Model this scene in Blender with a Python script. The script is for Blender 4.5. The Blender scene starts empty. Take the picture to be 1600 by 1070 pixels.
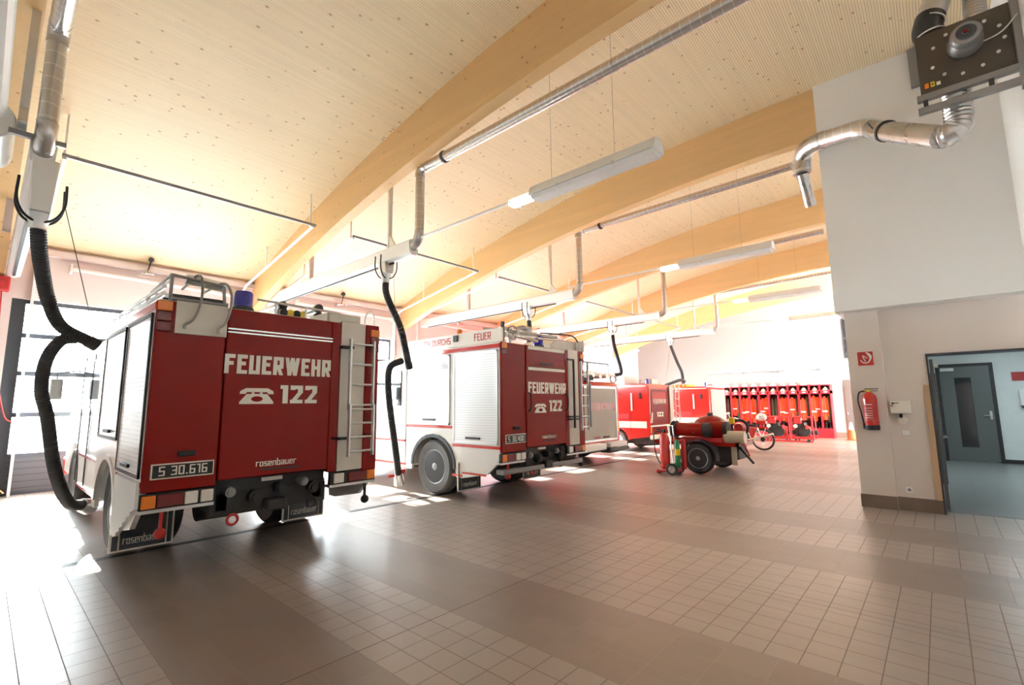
import bpy, bmesh, math, random
from mathutils import Vector, Matrix
random.seed(7)
SC = bpy.context.scene
C = SC.collection
PI = math.pi

# ------------------------------------------------------------------ camera
F, PITCH, YAW, ROLL, EYE = 739.138, .130172, .7302677, -.0092948, 1.6
fw = Vector((math.cos(YAW)*math.cos(PITCH), math.sin(YAW)*math.cos(PITCH), math.sin(PITCH)))
rr = fw.cross(Vector((0, 0, 1))).normalized(); uu = rr.cross(fw)
CR = rr*math.cos(ROLL) + uu*math.sin(ROLL); CU = -rr*math.sin(ROLL) + uu*math.cos(ROLL)
cam = bpy.data.cameras.new('camera'); cam.sensor_width = 36; cam.lens = F/1600*36
cam.clip_start = .02; cam.clip_end = 300
co = bpy.data.objects.new('camera', cam); C.objects.link(co)
m = Matrix.Identity(4)
for i in range(3):
    m[i][0] = CR[i]; m[i][1] = CU[i]; m[i][2] = -fw[i]
m[2][3] = EYE
co.matrix_world = m
SC.camera = co

# ------------------------------------------------------------------ light
SC.view_settings.view_transform = 'Standard'; SC.view_settings.look = 'None'
SC.view_settings.gamma = 1; SC.view_settings.use_curve_mapping = False
SC.view_settings.exposure = 2.72
W = bpy.data.worlds.new('world'); SC.world = W; W.use_nodes = True
bg = W.node_tree.nodes['Background']; bg.inputs[0].default_value = (.88, .935, 1, 1); bg.inputs[1].default_value = 9.5
sun = bpy.data.lights.new('sun', 'SUN'); sun.energy = 8; sun.angle = .009; sun.color = (1, .95, .88)
so = bpy.data.objects.new('sun', sun); C.objects.link(so)
so.rotation_euler = Vector((-.03, -1, -.535)).to_track_quat('-Z', 'Y').to_euler()
SC.cycles.max_bounces = 10; SC.cycles.diffuse_bounces = 6; SC.cycles.glossy_bounces = 4
SC.cycles.transparent_max_bounces = 16; SC.cycles.sample_clamp_indirect = 8
SC.cycles.use_denoising = True
BAY = 4.57; YG = 13.0

def area(name, loc, dirv, sx, sy, e, col=(1, 1, 1), portal=False):
    l = bpy.data.lights.new(name, 'AREA'); l.shape = 'RECTANGLE'; l.size = sx; l.size_y = sy; l.energy = e; l.color = col
    if portal: l.cycles.is_portal = True
    o = bpy.data.objects.new(name, l); C.objects.link(o); o.location = loc
    o.rotation_euler = Vector(dirv).to_track_quat('-Z', 'Y').to_euler()
    return o
for k in range(0, 5):
    area('gate_portal', (k*BAY+2.3, YG+.35, 2), (0, -1, 0), 3.9, 3.9, 10, portal=True)
# added bluish fill lamp in the lobby, stands in for its daylight
area('lobby_fill', (14, -1.5, 2.95), (0, 0, -1), 4, 1.5, 15, (.82, .96, 1))

# ------------------------------------------------------------------ materials
class NT:
    def __init__(s, name):
        s.m = bpy.data.materials.new(name); s.m.use_nodes = True; s.t = s.m.node_tree
        s.b = s.t.nodes['Principled BSDF']
    def n(s, typ, **kw):
        n = s.t.nodes.new(typ)
        for k, v in kw.items(): setattr(n, k, v)
        return n
    def l(s, a, b): s.t.links.new(a, b)
    def math(s, op, a, b=None, c=None):
        n = s.n('ShaderNodeMath', operation=op)
        for i, v in enumerate((a, b, c)):
            if v is None: continue
            if isinstance(v, (int, float)): n.inputs[i].default_value = v
            else: s.l(v, n.inputs[i])
        return n.outputs[0]
    def mix(s, f, a, b, mode='MIX'):
        n = s.n('ShaderNodeMix', data_type='RGBA', blend_type=mode)
        for i, v in ((0, f), (6, a), (7, b)):
            if isinstance(v, (int, float)): n.inputs[i].default_value = v
            elif isinstance(v, tuple): n.inputs[i].default_value = (*v[:3], 1)
            else: s.l(v, n.inputs[i])
        return n.outputs[2]
    def noise(s, vec, scale, detail=3, rough=.5):
        n = s.n('ShaderNodeTexNoise'); n.inputs['Scale'].default_value = scale
        n.inputs['Detail'].default_value = detail; n.inputs['Roughness'].default_value = rough
        if vec is not None: s.l(vec, n.inputs['Vector'])
        return n.outputs[0]
    def ramp(s, f, stops, interp='LINEAR'):
        n = s.n('ShaderNodeValToRGB'); n.color_ramp.interpolation = interp
        e = n.color_ramp.elements
        while len(e) < len(stops): e.new(.5)
        for x, (p, c) in zip(e, stops):
            x.position = p; x.color = (*c, 1) if len(c) == 3 else c
        s.l(f, n.inputs[0]); return n.outputs[0]
    def bump(s, h, strength, dist=.01):
        n = s.n('ShaderNodeBump'); n.inputs['Strength'].default_value = strength; n.inputs['Distance'].default_value = dist
        s.l(h, n.inputs['Height']); s.l(n.outputs[0], s.b.inputs['Normal'])
    def world(s):
        g = s.n('ShaderNodeNewGeometry'); return g.outputs['Position']
    def obj(s): return s.n('ShaderNodeTexCoord').outputs['Object']
    def xyz(s, v):
        n = s.n('ShaderNodeSeparateXYZ'); s.l(v, n.inputs[0]); return n.outputs
    def mapping(s, v, sc):
        n = s.n('ShaderNodeMapping'); s.l(v, n.inputs[0]); n.inputs['Scale'].default_value = sc; return n.outputs[0]

def plain(name, col, rough=.5, metal=0, var=.06, scale=6, coat=0, spec=None, bump=0):
    t = NT(name); b = t.b
    n = t.noise(t.obj(), scale)
    a = tuple(max(0, c*(1-var)) for c in col); d = tuple(min(1, c*(1+var)) for c in col)
    t.l(t.mix(n, a, d), b.inputs['Base Color'])
    b.inputs['Roughness'].default_value = rough; b.inputs['Metallic'].default_value = metal
    if coat: b.inputs['Coat Weight'].default_value = coat; b.inputs['Coat Roughness'].default_value = .05
    if spec is not None: b.inputs['Specular IOR Level'].default_value = spec
    if bump: t.bump(t.noise(t.obj(), 60, 4), bump, .004)
    return t.m

def emit(name, col, e, base=(.8, .8, .8)):
    t = NT(name); t.b.inputs['Base Color'].default_value = (*base, 1)
    t.b.inputs['Emission Color'].default_value = (*col, 1); t.b.inputs['Emission Strength'].default_value = e
    return t.m

def ribbed(name, col, axis, period, rough=.35, metal=.0, strength=.6, dark=.75):
    """panel with fine horizontal slats (the groove is a darker seam)"""
    t = NT(name); p = t.xyz(t.world())[axis]
    fr = t.math('FRACT', t.math('DIVIDE', p, period))
    tri = t.math('ABSOLUTE', t.math('SUBTRACT', fr, .5))
    g = t.math('GREATER_THAN', tri, .42)
    t.l(t.mix(g, col, tuple(c*dark for c in col)), t.b.inputs['Base Color'])
    t.b.inputs['Roughness'].default_value = rough; t.b.inputs['Metallic'].default_value = metal
    t.bump(t.math('POWER', t.math('MULTIPLY', tri, 2), 3), -strength, .006)
    return t.m

def floor_mat():
    t = NT('floor_tiles'); X, Y, Z = t.xyz(t.world())
    P = 4.6
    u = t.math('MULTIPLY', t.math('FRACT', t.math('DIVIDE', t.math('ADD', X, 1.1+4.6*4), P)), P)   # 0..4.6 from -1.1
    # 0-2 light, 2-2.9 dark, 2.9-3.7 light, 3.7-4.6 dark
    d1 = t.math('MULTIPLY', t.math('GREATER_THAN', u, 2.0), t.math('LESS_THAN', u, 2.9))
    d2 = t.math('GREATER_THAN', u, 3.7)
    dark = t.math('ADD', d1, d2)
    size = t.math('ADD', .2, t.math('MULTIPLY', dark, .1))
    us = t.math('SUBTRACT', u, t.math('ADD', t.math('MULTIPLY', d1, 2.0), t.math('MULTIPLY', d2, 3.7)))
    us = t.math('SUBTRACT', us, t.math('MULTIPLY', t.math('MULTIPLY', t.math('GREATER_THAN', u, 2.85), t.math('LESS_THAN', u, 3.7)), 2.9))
    def grout(c, w):
        fr = t.math('FRACT', t.math('DIVIDE', c, size))
        e = t.math('MULTIPLY', t.math('MINIMUM', fr, t.math('SUBTRACT', 1, fr)), size)
        return t.math('LESS_THAN', e, w)
    yy = t.math('ADD', Y, 27.0)
    gx = grout(us, .003); gy = grout(yy, .003)
    # wider movement joints
    j1 = t.math('LESS_THAN', t.math('ABSOLUTE', t.math('SUBTRACT', u, 5.7-4.6)), .0045)
    j2 = t.math('LESS_THAN', t.math('ABSOLUTE', t.math('SUBTRACT', Y, 3.0)), .0045)
    g = t.math('MAXIMUM', gx, gy); j = t.math('MAXIMUM', j1, j2)
    # per tile variation
    cmb = t.n('ShaderNodeCombineXYZ')
    t.l(t.math('FLOOR', t.math('DIVIDE', X, .2)), cmb.inputs[0]); t.l(t.math('FLOOR', t.math('DIVIDE', yy, size)), cmb.inputs[1])
    wn = t.n('ShaderNodeTexWhiteNoise', noise_dimensions='3D'); t.l(cmb.outputs[0], wn.inputs[0])
    sp = t.noise(t.world(), 260, 2, .7); big = t.noise(t.world(), .7, 3)
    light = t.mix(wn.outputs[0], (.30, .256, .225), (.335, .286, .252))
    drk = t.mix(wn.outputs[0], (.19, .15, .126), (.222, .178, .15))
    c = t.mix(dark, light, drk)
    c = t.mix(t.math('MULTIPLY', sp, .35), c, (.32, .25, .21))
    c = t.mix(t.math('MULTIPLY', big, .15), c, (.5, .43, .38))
    c = t.mix(g, c, t.mix(dark, (.17, .13, .11), (.33, .27, .23))); c = t.mix(j, c, (.10, .075, .06))
    t.l(c, t.b.inputs['Base Color'])
    t.l(t.math('ADD', t.math('ADD', .30, t.math('MULTIPLY', g, .35)), t.math('MULTIPLY', big, .06)), t.b.inputs['Roughness'])
    t.b.inputs['Specular IOR Level'].default_value = .85
    t.bump(t.math('SUBTRACT', 1, t.math('MAXIMUM', g, j)), .35, .002)
    return t.m

def wood(name, base, dark, grain_axis, board, board_axis, groove, knots=1.0, rough=.5, scale=1.0):
    t = NT(name); pos = t.world(); ax = t.xyz(pos)
    st = [14*scale]*3; st[grain_axis] = .7*scale
    gr = t.noise(t.mapping(pos, tuple(st)), 3, 5, .6)
    c = t.mix(gr, base, dark)
    b = t.math('DIVIDE', ax[board_axis], board); bi = t.math('FLOOR', b)
    cmb = t.n('ShaderNodeCombineXYZ'); t.l(bi, cmb.inputs[0])
    t.l(t.math('FLOOR', t.math('ADD', t.math('DIVIDE', ax[grain_axis], 4.0), t.math('MULTIPLY', bi, .37))), cmb.inputs[1])
    wn = t.n('ShaderNodeTexWhiteNoise', noise_dimensions='3D'); t.l(cmb.outputs[0], wn.inputs[0])
    c = t.mix(t.math('MULTIPLY', wn.outputs[0], .42), c, tuple(x*.78 for x in base))
    # knots
    kx = [9.0]*3; kx[grain_axis] = 7
    v = t.n('ShaderNodeTexVoronoi', feature='F1'); v.inputs['Scale'].default_value = 1.0*scale
    t.l(t.mapping(pos, tuple(kx)), v.inputs['Vector'])
    rnd = t.xyz(v.outputs['Color'])[0]
    k = t.math('MULTIPLY', t.math('LESS_THAN', v.outputs['Distance'], .15), t.math('GREATER_THAN', rnd, .62))
    halo = t.math('MULTIPLY', t.math('SUBTRACT', 1, t.math('MULTIPLY', v.outputs['Distance'], 3.2)), t.math('GREATER_THAN', rnd, .62))
    halo = t.math('MAXIMUM', halo, 0)
    c = t.mix(t.math('MULTIPLY', halo, .35*knots), c, tuple(x*.55 for x in dark))
    c = t.mix(t.math('MULTIPLY', k, .7*knots), c, (.33, .14, .05))
    if groove:
        fr = t.math('FRACT', b)
        g = t.math('LESS_THAN', t.math('MINIMUM', fr, t.math('SUBTRACT', 1, fr)), groove)
        c = t.mix(t.math('MULTIPLY', g, .62), c, tuple(x*.45 for x in dark))
        t.bump(t.math('SUBTRACT', 1, g), .3, .004)
    t.l(c, t.b.inputs['Base Color']); t.b.inputs['Roughness'].default_value = rough
    return t.m

def glass_mat():
    t = NT('clear_glass'); nt = t.t
    tr = t.n('ShaderNodeBsdfTransparent'); tr.inputs[0].default_value = (.93, .96, .95, 1)
    gl = t.n('ShaderNodeBsdfGlossy'); gl.inputs['Roughness'].default_value = .02
    mx = t.n('ShaderNodeMixShader'); mx.inputs[0].default_value = .07; t.l(tr.outputs[0], mx.inputs[1]); t.l(gl.outputs[0], mx.inputs[2])
    t.l(mx.outputs[0], nt.nodes['Material Output'].inputs[0]); return t.m

def galv_mat(name='galvanised_steel', col=(.62, .61, .6), axis=None):
    t = NT(name); n = t.noise(t.obj(), 4, 1); n2 = t.noise(t.obj(), 5, 1)
    t.l(t.mix(n, tuple(c*.82 for c in col), col), t.b.inputs['Base Color'])
    t.b.inputs['Metallic'].default_value = .9
    t.l(t.math('ADD', .24, t.math('MULTIPLY', n2, .08)), t.b.inputs['Roughness'])
    return t.m

def spiral_duct(axis, period=.11):
    t = NT('spiral_duct_steel'); p = t.xyz(t.world())[axis]
    fr = t.math('FRACT', t.math('DIVIDE', p, period)); g = t.math('LESS_THAN', fr, .07)
    t.l(t.mix(g, (.62, .61, .6), (.9, .9, .9)), t.b.inputs['Base Color'])
    t.b.inputs['Metallic'].default_value = .85; t.b.inputs['Roughness'].default_value = .26
    t.bump(g, .6, .004); return t.m

M = dict(
    floor=floor_mat(),
    ceil=wood('spruce_ceiling_boards', (.90, .755, .52), (.86, .67, .43), 0, .032, 1, .12),
    beam=wood('glulam_spruce', (.80, .54, .27), (.70, .43, .18), 1, .04*2, 2, 0, .9),
    wall=plain('white_plaster', (.84, .84, .825), .85, var=.03, scale=1.5, bump=.15),
    wallpink=plain('rose_tinted_plaster', (.74, .665, .61), .85, var=.03, scale=1.2, bump=.15),
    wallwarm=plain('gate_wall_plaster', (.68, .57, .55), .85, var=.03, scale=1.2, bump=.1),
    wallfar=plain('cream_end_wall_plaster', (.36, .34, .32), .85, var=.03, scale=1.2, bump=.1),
    skirt=plain('brown_skirting_tile', (.20, .145, .11), .4, var=.12, scale=9),
    red=plain('fire_red_paint', (.25, .006, .003), .2, var=.05, coat=.06, spec=.22, scale=2),
    red2=plain('orange_red_paint', (.60, .03, .022), .2, var=.05, coat=.5, scale=2),
    redmat=plain('matt_red_paint', (.5, .03, .03), .45),
    lockred=plain('locker_red_laminate', (.42, .02, .03), .35),
    white=plain('white_vehicle_paint', (.82, .81, .78), .3, coat=.3, var=.03),
    cream=plain('cream_lettering_film', (.84, .80, .72), .4, var=.02),
    shutter=ribbed('aluminium_roller_shutter', (.80, .82, .83), 2, .042, .32, .25, .55, .7),
    checker=plain('brushed_aluminium_plate', (.60, .565, .50), .42, .35, var=.12, scale=5),
    alu=plain('aluminium_profile', (.72, .73, .73), .3, .75, var=.05),
    aluwhite=plain('light_anodised_profile', (.82, .83, .83), .35, .25, var=.03),
    galv=galv_mat(), ductY=spiral_duct(1), ductZ=spiral_duct(2, .14),
    chrome=plain('chrome', (.8, .8, .8), .12, 1),
    black=plain('black_rubber', (.022, .022, .024), .55, bump=.2),
    tyre=plain('dusty_tyre_rubber', (.13, .125, .12), .75, var=.25, bump=.4),
    dark=plain('dark_chassis_metal', (.03, .028, .027), .5, var=.3),
    grey=plain('grey_metal', (.28, .28, .28), .4, .5),
    rim=plain('grey_wheel_rim', (.035, .034, .033), .4, .4),
    darkgrey=plain('anthracite_frame', (.055, .062, .075), .4),
    platebrown=plain('brown_grey_fan_plate', (.085, .075, .06), .4, .3, var=.15),
    orange=plain('amber_lens', (.85, .22, .02), .2, coat=.5),
    lensred=plain('dark_red_lens', (.16, .01, .012), .2, coat=.5),
    lenswhite=plain('clear_lens', (.75, .73, .68), .15, coat=.5),
    blue=plain('blue_beacon_lens', (.015, .012, .42), .12, coat=1),
    glassdark=plain('dark_window_glass', (.02, .025, .03), .05, coat=.5),
    glass=glass_mat(),
    coat=plain('orange_red_jacket_fabric', (.85, .10, .03), .8, var=.2, scale=9),
    coat2=plain('olive_trouser_fabric', (.10, .10, .06), .85, var=.25, scale=9),
    black2=plain('black_boot_leather', (.02, .02, .022), .5),
    reflect=plain('silver_reflective_tape', (.75, .76, .72), .35),
    helmet=plain('ivory_helmet_shell', (.80, .74, .58), .3, coat=.3),
    helmetw=plain('white_helmet_shell', (.86, .86, .86), .3, coat=.3),
    yellow=plain('yellow_paint', (.80, .58, .03), .4),
    green=plain('green_paint', (.03, .22, .10), .4),
    stain=plain('cream_enamel', (.55, .50, .38), .35, .2),
    wood=plain('light_beech_edge', (.55, .36, .2), .5),
    doorgrey=plain('graphite_door_leaf', (.13, .145, .14), .35, var=.05),
    brown=plain('brown_door_leaf', (.14, .11, .10), .45),
    lamp=emit('lit_fluorescent_cover', (1, .98, .93), 1.1),
    lampoff=plain('opal_cover', (.86, .86, .86), .3),
    asphalt=plain('pale_forecourt_paving', (.27, .265, .26), .9, scale=.8),
    bluewhite=plain('white_wall_tile', (.78, .82, .82), .25),
    hose=plain('yellow_hose_fabric', (.75, .42, .05), .7, var=.2),
)

# ------------------------------------------------------------------ mesh helpers
WO = {}
class MB:
    def __init__(s): s.v = []; s.f = []; s.mi = []; s.cur = 0
    def add(s, vs, fs):
        o = len(s.v); s.v += [Vector(v) for v in vs]; s.f += [tuple(i+o for i in f) for f in fs]; s.mi += [s.cur]*len(fs); return s
    def box(s, x0, x1, y0, y1, z0, z1):
        x0, x1 = sorted((x0, x1)); y0, y1 = sorted((y0, y1)); z0, z1 = sorted((z0, z1))
        return s.add([(x0,y0,z0),(x1,y0,z0),(x1,y1,z0),(x0,y1,z0),(x0,y0,z1),(x1,y0,z1),(x1,y1,z1),(x0,y1,z1)],
                     [(0,3,2,1),(4,5,6,7),(0,1,5,4),(1,2,6,5),(2,3,7,6),(3,0,4,7)])
    def prism(s, poly, axis, a, b):
        """poly in the two other axes (order x,y,z without axis), extruded a..b along axis"""
        n = len(poly); vs = []
        for t in (a, b):
            for p in poly:
                q = list(p); q.insert(axis, t); vs.append(q)
        fs = [tuple(range(n))[::-1], tuple(range(n, 2*n))] + [(i, (i+1) % n, n+(i+1) % n, n+i) for i in range(n)]
        s.add(vs, fs); s.fixn = True; return s
    def tube(s, pts, r, n=10, cap=True):
        pts = [Vector(p) for p in pts]; N = len(pts)
        rs = r if isinstance(r, (list, tuple)) else [r]*N
        up = None; rings = []
        for i, p in enumerate(pts):
            t = (pts[min(i+1, N-1)] - pts[max(i-1, 0)])
            t = t.normalized() if t.length > 1e-9 else Vector((0, 0, 1))
            if up is None:
                up = Vector((0, 0, 1)) if abs(t.z) < .9 else Vector((1, 0, 0))
            a = (up - t*up.dot(t))
            if a.length < 1e-6: a = Vector((1, 0, 0)).cross(t)
            a.normalize(); b = t.cross(a); up = a
            rings.append([p + (a*math.cos(2*PI*k/n) + b*math.sin(2*PI*k/n))*rs[i] for k in range(n)])
        vs = [q for R in rings for q in R]; fs = []
        for i in range(N-1):
            for k in range(n):
                k2 = (k+1) % n
                fs.append((i*n+k, i*n+k2, (i+1)*n+k2, (i+1)*n+k))
        if cap: fs += [tuple(range(n))[::-1], tuple((N-1)*n+k for k in range(n))]
        return s.add(vs, fs)
    def cyl(s, p0, p1, r, n=16, r2=None): return s.tube([p0, p1], [r, r if r2 is None else r2], n)
    def lathe(s, prof, c, axis=2, n=24, closed=False):
        """prof: list of (radius, height)"""
        c = Vector(c); vs = []; fs = []
        e = [(1, 2, 0), (2, 0, 1), (0, 1, 2)][axis]
        for r, h in prof:
            for k in range(n):
                p = [0, 0, 0]; p[e[0]] = r*math.cos(2*PI*k/n); p[e[1]] = r*math.sin(2*PI*k/n); p[e[2]] = h
                vs.append(c + Vector(p))
        m_ = len(prof)
        for i in range(m_-1 if not closed else m_):
            for k in range(n):
                i2 = (i+1) % m_
                fs.append((i*n+k, i*n+(k+1) % n, i2*n+(k+1) % n, i2*n+k))
        if not closed: fs += [tuple(range(n))[::-1], tuple((m_-1)*n+k for k in range(n))]
        return s.add(vs, fs)
    def ball(s, c, r, n=16, m_=9, sc=(1, 1, 1), zmin=-1):
        prof = []
        a0 = math.asin(max(-1, zmin))
        for i in range(m_+1):
            a = a0 + (PI/2-a0)*i/m_
            prof.append((max(1e-4, math.cos(a)*r), math.sin(a)*r))
        o = len(s.v); s.lathe(prof, (0, 0, 0), 2, n)
        for i in range(o, len(s.v)):
            v = s.v[i]; s.v[i] = Vector((v.x*sc[0], v.y*sc[1], v.z*sc[2])) + Vector(c)
        return s
    def rot(s, c, ang, axis='Z', start=0):
        R = Matrix.Rotation(ang, 3, axis); c = Vector(c)
        for i in range(start, len(s.v)): s.v[i] = R @ (s.v[i]-c) + c
        return s

def obj(name, mb, mat, parent=None, origin=None, bevel=0, smooth=35, kind=None):
    me = bpy.data.meshes.new(name)
    if origin is None:
        lo = Vector([min(v[i] for v in mb.v) for i in range(3)]); hi = Vector([max(v[i] for v in mb.v) for i in range(3)])
        origin = (lo+hi)/2
        if parent is None: origin.z = lo.z
    origin = Vector(origin)
    me.from_pydata([v-origin for v in mb.v], [], mb.f)
    bm = bmesh.new(); bm.from_mesh(me)
    bmesh.ops.recalc_face_normals(bm, faces=bm.faces); bm.to_mesh(me); bm.free()
    mats = mat if isinstance(mat, (list, tuple)) else [mat]
    for x in mats: me.materials.append(M[x] if isinstance(x, str) else x)
    for p, i in zip(me.polygons, mb.mi): p.material_index = i
    if smooth:
        me.shade_smooth(); me.set_sharp_from_angle(angle=math.radians(smooth))
    o = bpy.data.objects.new(name, me); C.objects.link(o)
    if parent is not None:
        o.parent = parent; o.location = origin - WO[parent.name]
    else: o.location = origin
    WO[o.name] = origin
    if bevel:
        b = o.modifiers.new('bevel', 'BEVEL'); b.width = bevel; b.segments = 2; b.limit_method = 'ANGLE'; b.angle_limit = math.radians(40)
    if kind: o['kind'] = kind
    return o
def struct(name, mb, mat, **kw):
    return obj(name, mb, mat, kind='structure', **kw)
def thing(name, label, cat, loc, group=None, kind=None):
    o = bpy.data.objects.new(name, None); C.objects.link(o); o.location = loc; o.empty_display_size = .2
    WO[o.name] = Vector(loc)
    o['label'] = label; o['category'] = cat
    if group: o['group'] = group
    if kind: o['kind'] = kind
    return o
def each(name, mbs, mat, parent, **kw):
    return [obj(name, b, mat, parent, **kw) for b in mbs]
def tag(o, label, cat, group=None):
    o['label'] = label; o['category'] = cat
    if group: o['group'] = group
    return o
def dup(o, loc, label, parent=None):
    c = o.copy(); C.objects.link(c)
    if parent is None:
        c.location = loc
        if label: c['label'] = label
    else: c.parent = parent
    for ch in o.children: dup(ch, None, None, c)
    WO[c.name] = Vector(loc) if loc is not None else Vector()
    return c
def spline(P, n=12):
    P = [Vector(p) for p in P]; out = []
    Q = [P[0]*2-P[1]] + P + [P[-1]*2-P[-2]]
    for i in range(1, len(Q)-2):
        a, b, c, d = Q[i-1:i+3]
        for k in range(n):
            t = k/n
            out.append(.5*((2*b) + (c-a)*t + (2*a-5*b+4*c-d)*t*t + (3*b-3*c+d-a)*t**3))
    out.append(P[-1]); return out
def resample(pts, step):
    out = [pts[0]]; acc = 0
    for a, b in zip(pts, pts[1:]):
        L = (b-a).length; d = step-acc
        while d <= L: out.append(a+(b-a)*(d/L)); d += step
        acc = (acc+L) % step
    out.append(pts[-1]); return out
def corrugated(mb, P, r, step=.03, depth=.1, n=14):
    pts = resample(spline(P, 16), step/2)
    mb.tube(pts, [r*(1+(depth if i % 2 else -depth*.5)) for i in range(len(pts))], n)
    return mb

GLYPH = {}
def _g(ch, w, *st): GLYPH[ch] = (w, st)
# strokes: v x y0 y1 | h y x0 x1 | d x0 y0 x1 y1   (unit cell, x in 0..1)
_g('F', 1, 'v 0 0 1', 'h 1 0 1', 'h .54 0 .85'); _g('E', 1, 'v 0 0 1', 'h 1 0 1', 'h .54 0 .85', 'h 0 0 1')
_g('U', 1.1, 'v 0 0 1', 'v 1 0 1', 'h 0 0 1'); _g('R', 1.1, 'v 0 0 1', 'h 1 0 1', 'v 1 .5 1', 'h .46 0 1', 'd .45 .5 1 0')
_g('W', 1.65, 'd 0 1 .25 0', 'd .25 0 .5 1', 'd .5 1 .75 0', 'd .75 0 1 1'); _g('H', 1.1, 'v 0 0 1', 'v 1 0 1', 'h .5 0 1')
_g('N', 1.15, 'v 0 0 1', 'v 1 0 1', 'd 0 1 1 0'); _g('C', 1, 'v 0 0 1', 'h 1 0 1', 'h 0 0 1', 'v 1 .7 1', 'v 1 0 .3')
_g('D', 1.05, 'v 0 0 1', 'v 1 .06 .94', 'h 1 0 .92', 'h 0 0 .92'); _g('S', 1, 'h 1 0 1', 'h .5 0 1', 'h 0 0 1', 'v 0 .5 1', 'v 1 0 .5')
_g('1', .62, 'v 1 0 1', 'h 1 0 1'); _g('2', 1.05, 'h 1 0 1', 'v 1 .58 1', 'v 0 .75 1', 'd 1 .62 0 .08', 'h 0 0 1')
_g('3', 1, 'h 1 0 1', 'h .5 .2 1', 'h 0 0 1', 'v 1 0 1'); _g('0', 1, 'v 0 0 1', 'v 1 0 1', 'h 1 0 1', 'h 0 0 1')
_g('6', 1, 'v 0 0 1', 'h 1 0 1', 'h .5 0 1', 'h 0 0 1', 'v 1 0 .5'); _g('4', 1, 'v 0 .4 1', 'h .38 0 1', 'v 1 0 1'); _g('.', .35, 'h 0 0 1')
_g('r', .8, 'v 0 0 .66', 'h .66 0 1'); _g('o', 1, 'v 0 0 .66', 'v 1 0 .66', 'h .66 0 1', 'h 0 0 1'); _g('s', .9, 'h .66 0 1', 'h .33 0 1', 'h 0 0 1', 'v 0 .33 .66', 'v 1 0 .33')
_g('e', 1, 'v 0 0 .66', 'h .66 0 1', 'h .33 0 1', 'h 0 0 1', 'v 1 .33 .66'); _g('n', 1, 'v 0 0 .66', 'v 1 0 .66', 'h .66 0 1'); _g('b', 1, 'v 0 0 1', 'v 1 0 .66', 'h .66 0 1', 'h 0 0 1')
_g('a', 1, 'h .66 0 1', 'h .33 0 1', 'h 0 0 1', 'v 1 0 .66', 'v 0 0 .33'); _g('u', 1, 'v 0 0 .66', 'v 1 0 .66', 'h 0 0 1')
def text(body, o, xd, yd, width, height, mat, parent, bold=.3, name='lettering', depth=.003, gap=None):
    """squared block lettering; o = lower left corner, fitted to width x height"""
    t = .42 if bold >= .03 else .25          # stroke as a share of a letter's width
    gap = .2 if bold >= .03 else .26
    tot = sum((.5 if c == ' ' else GLYPH[c][0]) + gap for c in body) - gap
    sc = width/tot; o = Vector(o); xd = Vector(xd); yd = Vector(yd); nd = xd.cross(yd)
    tx = t*sc; ty = min(tx*.95, height*.2); b = MB(); cx = 0; lay = 0
    def poly(pts, lay):
        n = len(pts); d_ = depth + .0003*lay
        q = [o + xd*x + yd*y for x, y in pts]
        b.add([p+nd*d_ for p in q] + q, [tuple(range(n))] + [(i, n+i, n+(i+1) % n, (i+1) % n) for i in range(n)])
    for c in body:
        if c == ' ': cx += (.5+gap)*sc; continue
        w = GLYPH[c][0]*sc
        for i, s_ in enumerate(GLYPH[c][1]):
            k, *a = s_.split(); a = [float(v) for v in a]
            if k == 'v':
                x = cx + a[0]*(w-tx); poly([(x, a[1]*height), (x+tx, a[1]*height), (x+tx, a[2]*height), (x, a[2]*height)], i)
            elif k == 'h':
                y = a[0]*height; y0 = max(0, y-ty) if a[0] > .6 else (0 if a[0] == 0 else y-ty/2)
                poly([(cx+a[1]*w, y0), (cx+a[2]*w, y0), (cx+a[2]*w, y0+ty), (cx+a[1]*w, y0+ty)], i)
            else:
                x0 = cx + a[0]*(w-tx); x1 = cx + a[2]*(w-tx)
                poly([(x0, a[1]*height), (x0+tx, a[1]*height), (x1+tx, a[3]*height), (x1, a[3]*height)], i)
        cx += w + gap*sc
    return obj(name, b, mat, parent, smooth=0)

# ------------------------------------------------------------------ the hall
GX = 25.6; WX = 9.2; UX = 8.96; WY = -1.0; XL = -3.2
cz = lambda y: 6.9-.0145*(y-1)**2
bz = lambda y: 6.02-.014*(y-1.2)**2
def arc_slab(x0, x1, y0, y1, fz, th, n=36):
    b = MB(); ys = [y0+(y1-y0)*i/n for i in range(n+1)]
    poly = [(y, fz(y)) for y in ys] + [(y, fz(y)+(th if not callable(th) else th(y))) for y in reversed(ys)]
    N = len(poly); vs = [(x, *p) for x in (x0, x1) for p in poly]
    fs = [(i, (i+1) % N, N+(i+1) % N, N+i) for i in range(N)]
    for i in range(n):
        fs += [(i, i+1, N-2-i, N-1-i), (N+i, N+N-1-i, N+N-2-i, N+i+1)]
    b.add(vs, fs); return b
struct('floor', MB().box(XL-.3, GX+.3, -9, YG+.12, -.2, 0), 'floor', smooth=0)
struct('ceiling', arc_slab(XL-.3, GX+.3, -9, YG+.4, cz, .25), 'ceil', smooth=60)
tag(struct('ground', MB().box(-60, 90, YG+.13, 120, -.35, -.02), 'asphalt', smooth=0), 'pale paved forecourt outside the gates', 'ground')
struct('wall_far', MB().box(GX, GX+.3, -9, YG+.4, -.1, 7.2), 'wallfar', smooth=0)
struct('wall_left', MB().box(XL-.3, XL, -9, YG+.4, -.1, 7.2), 'wall', smooth=0)
struct('wall_right', MB().box(XL, WX-.001, WY-.3, WY, 0, 7.3), 'wall', smooth=0)
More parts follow.
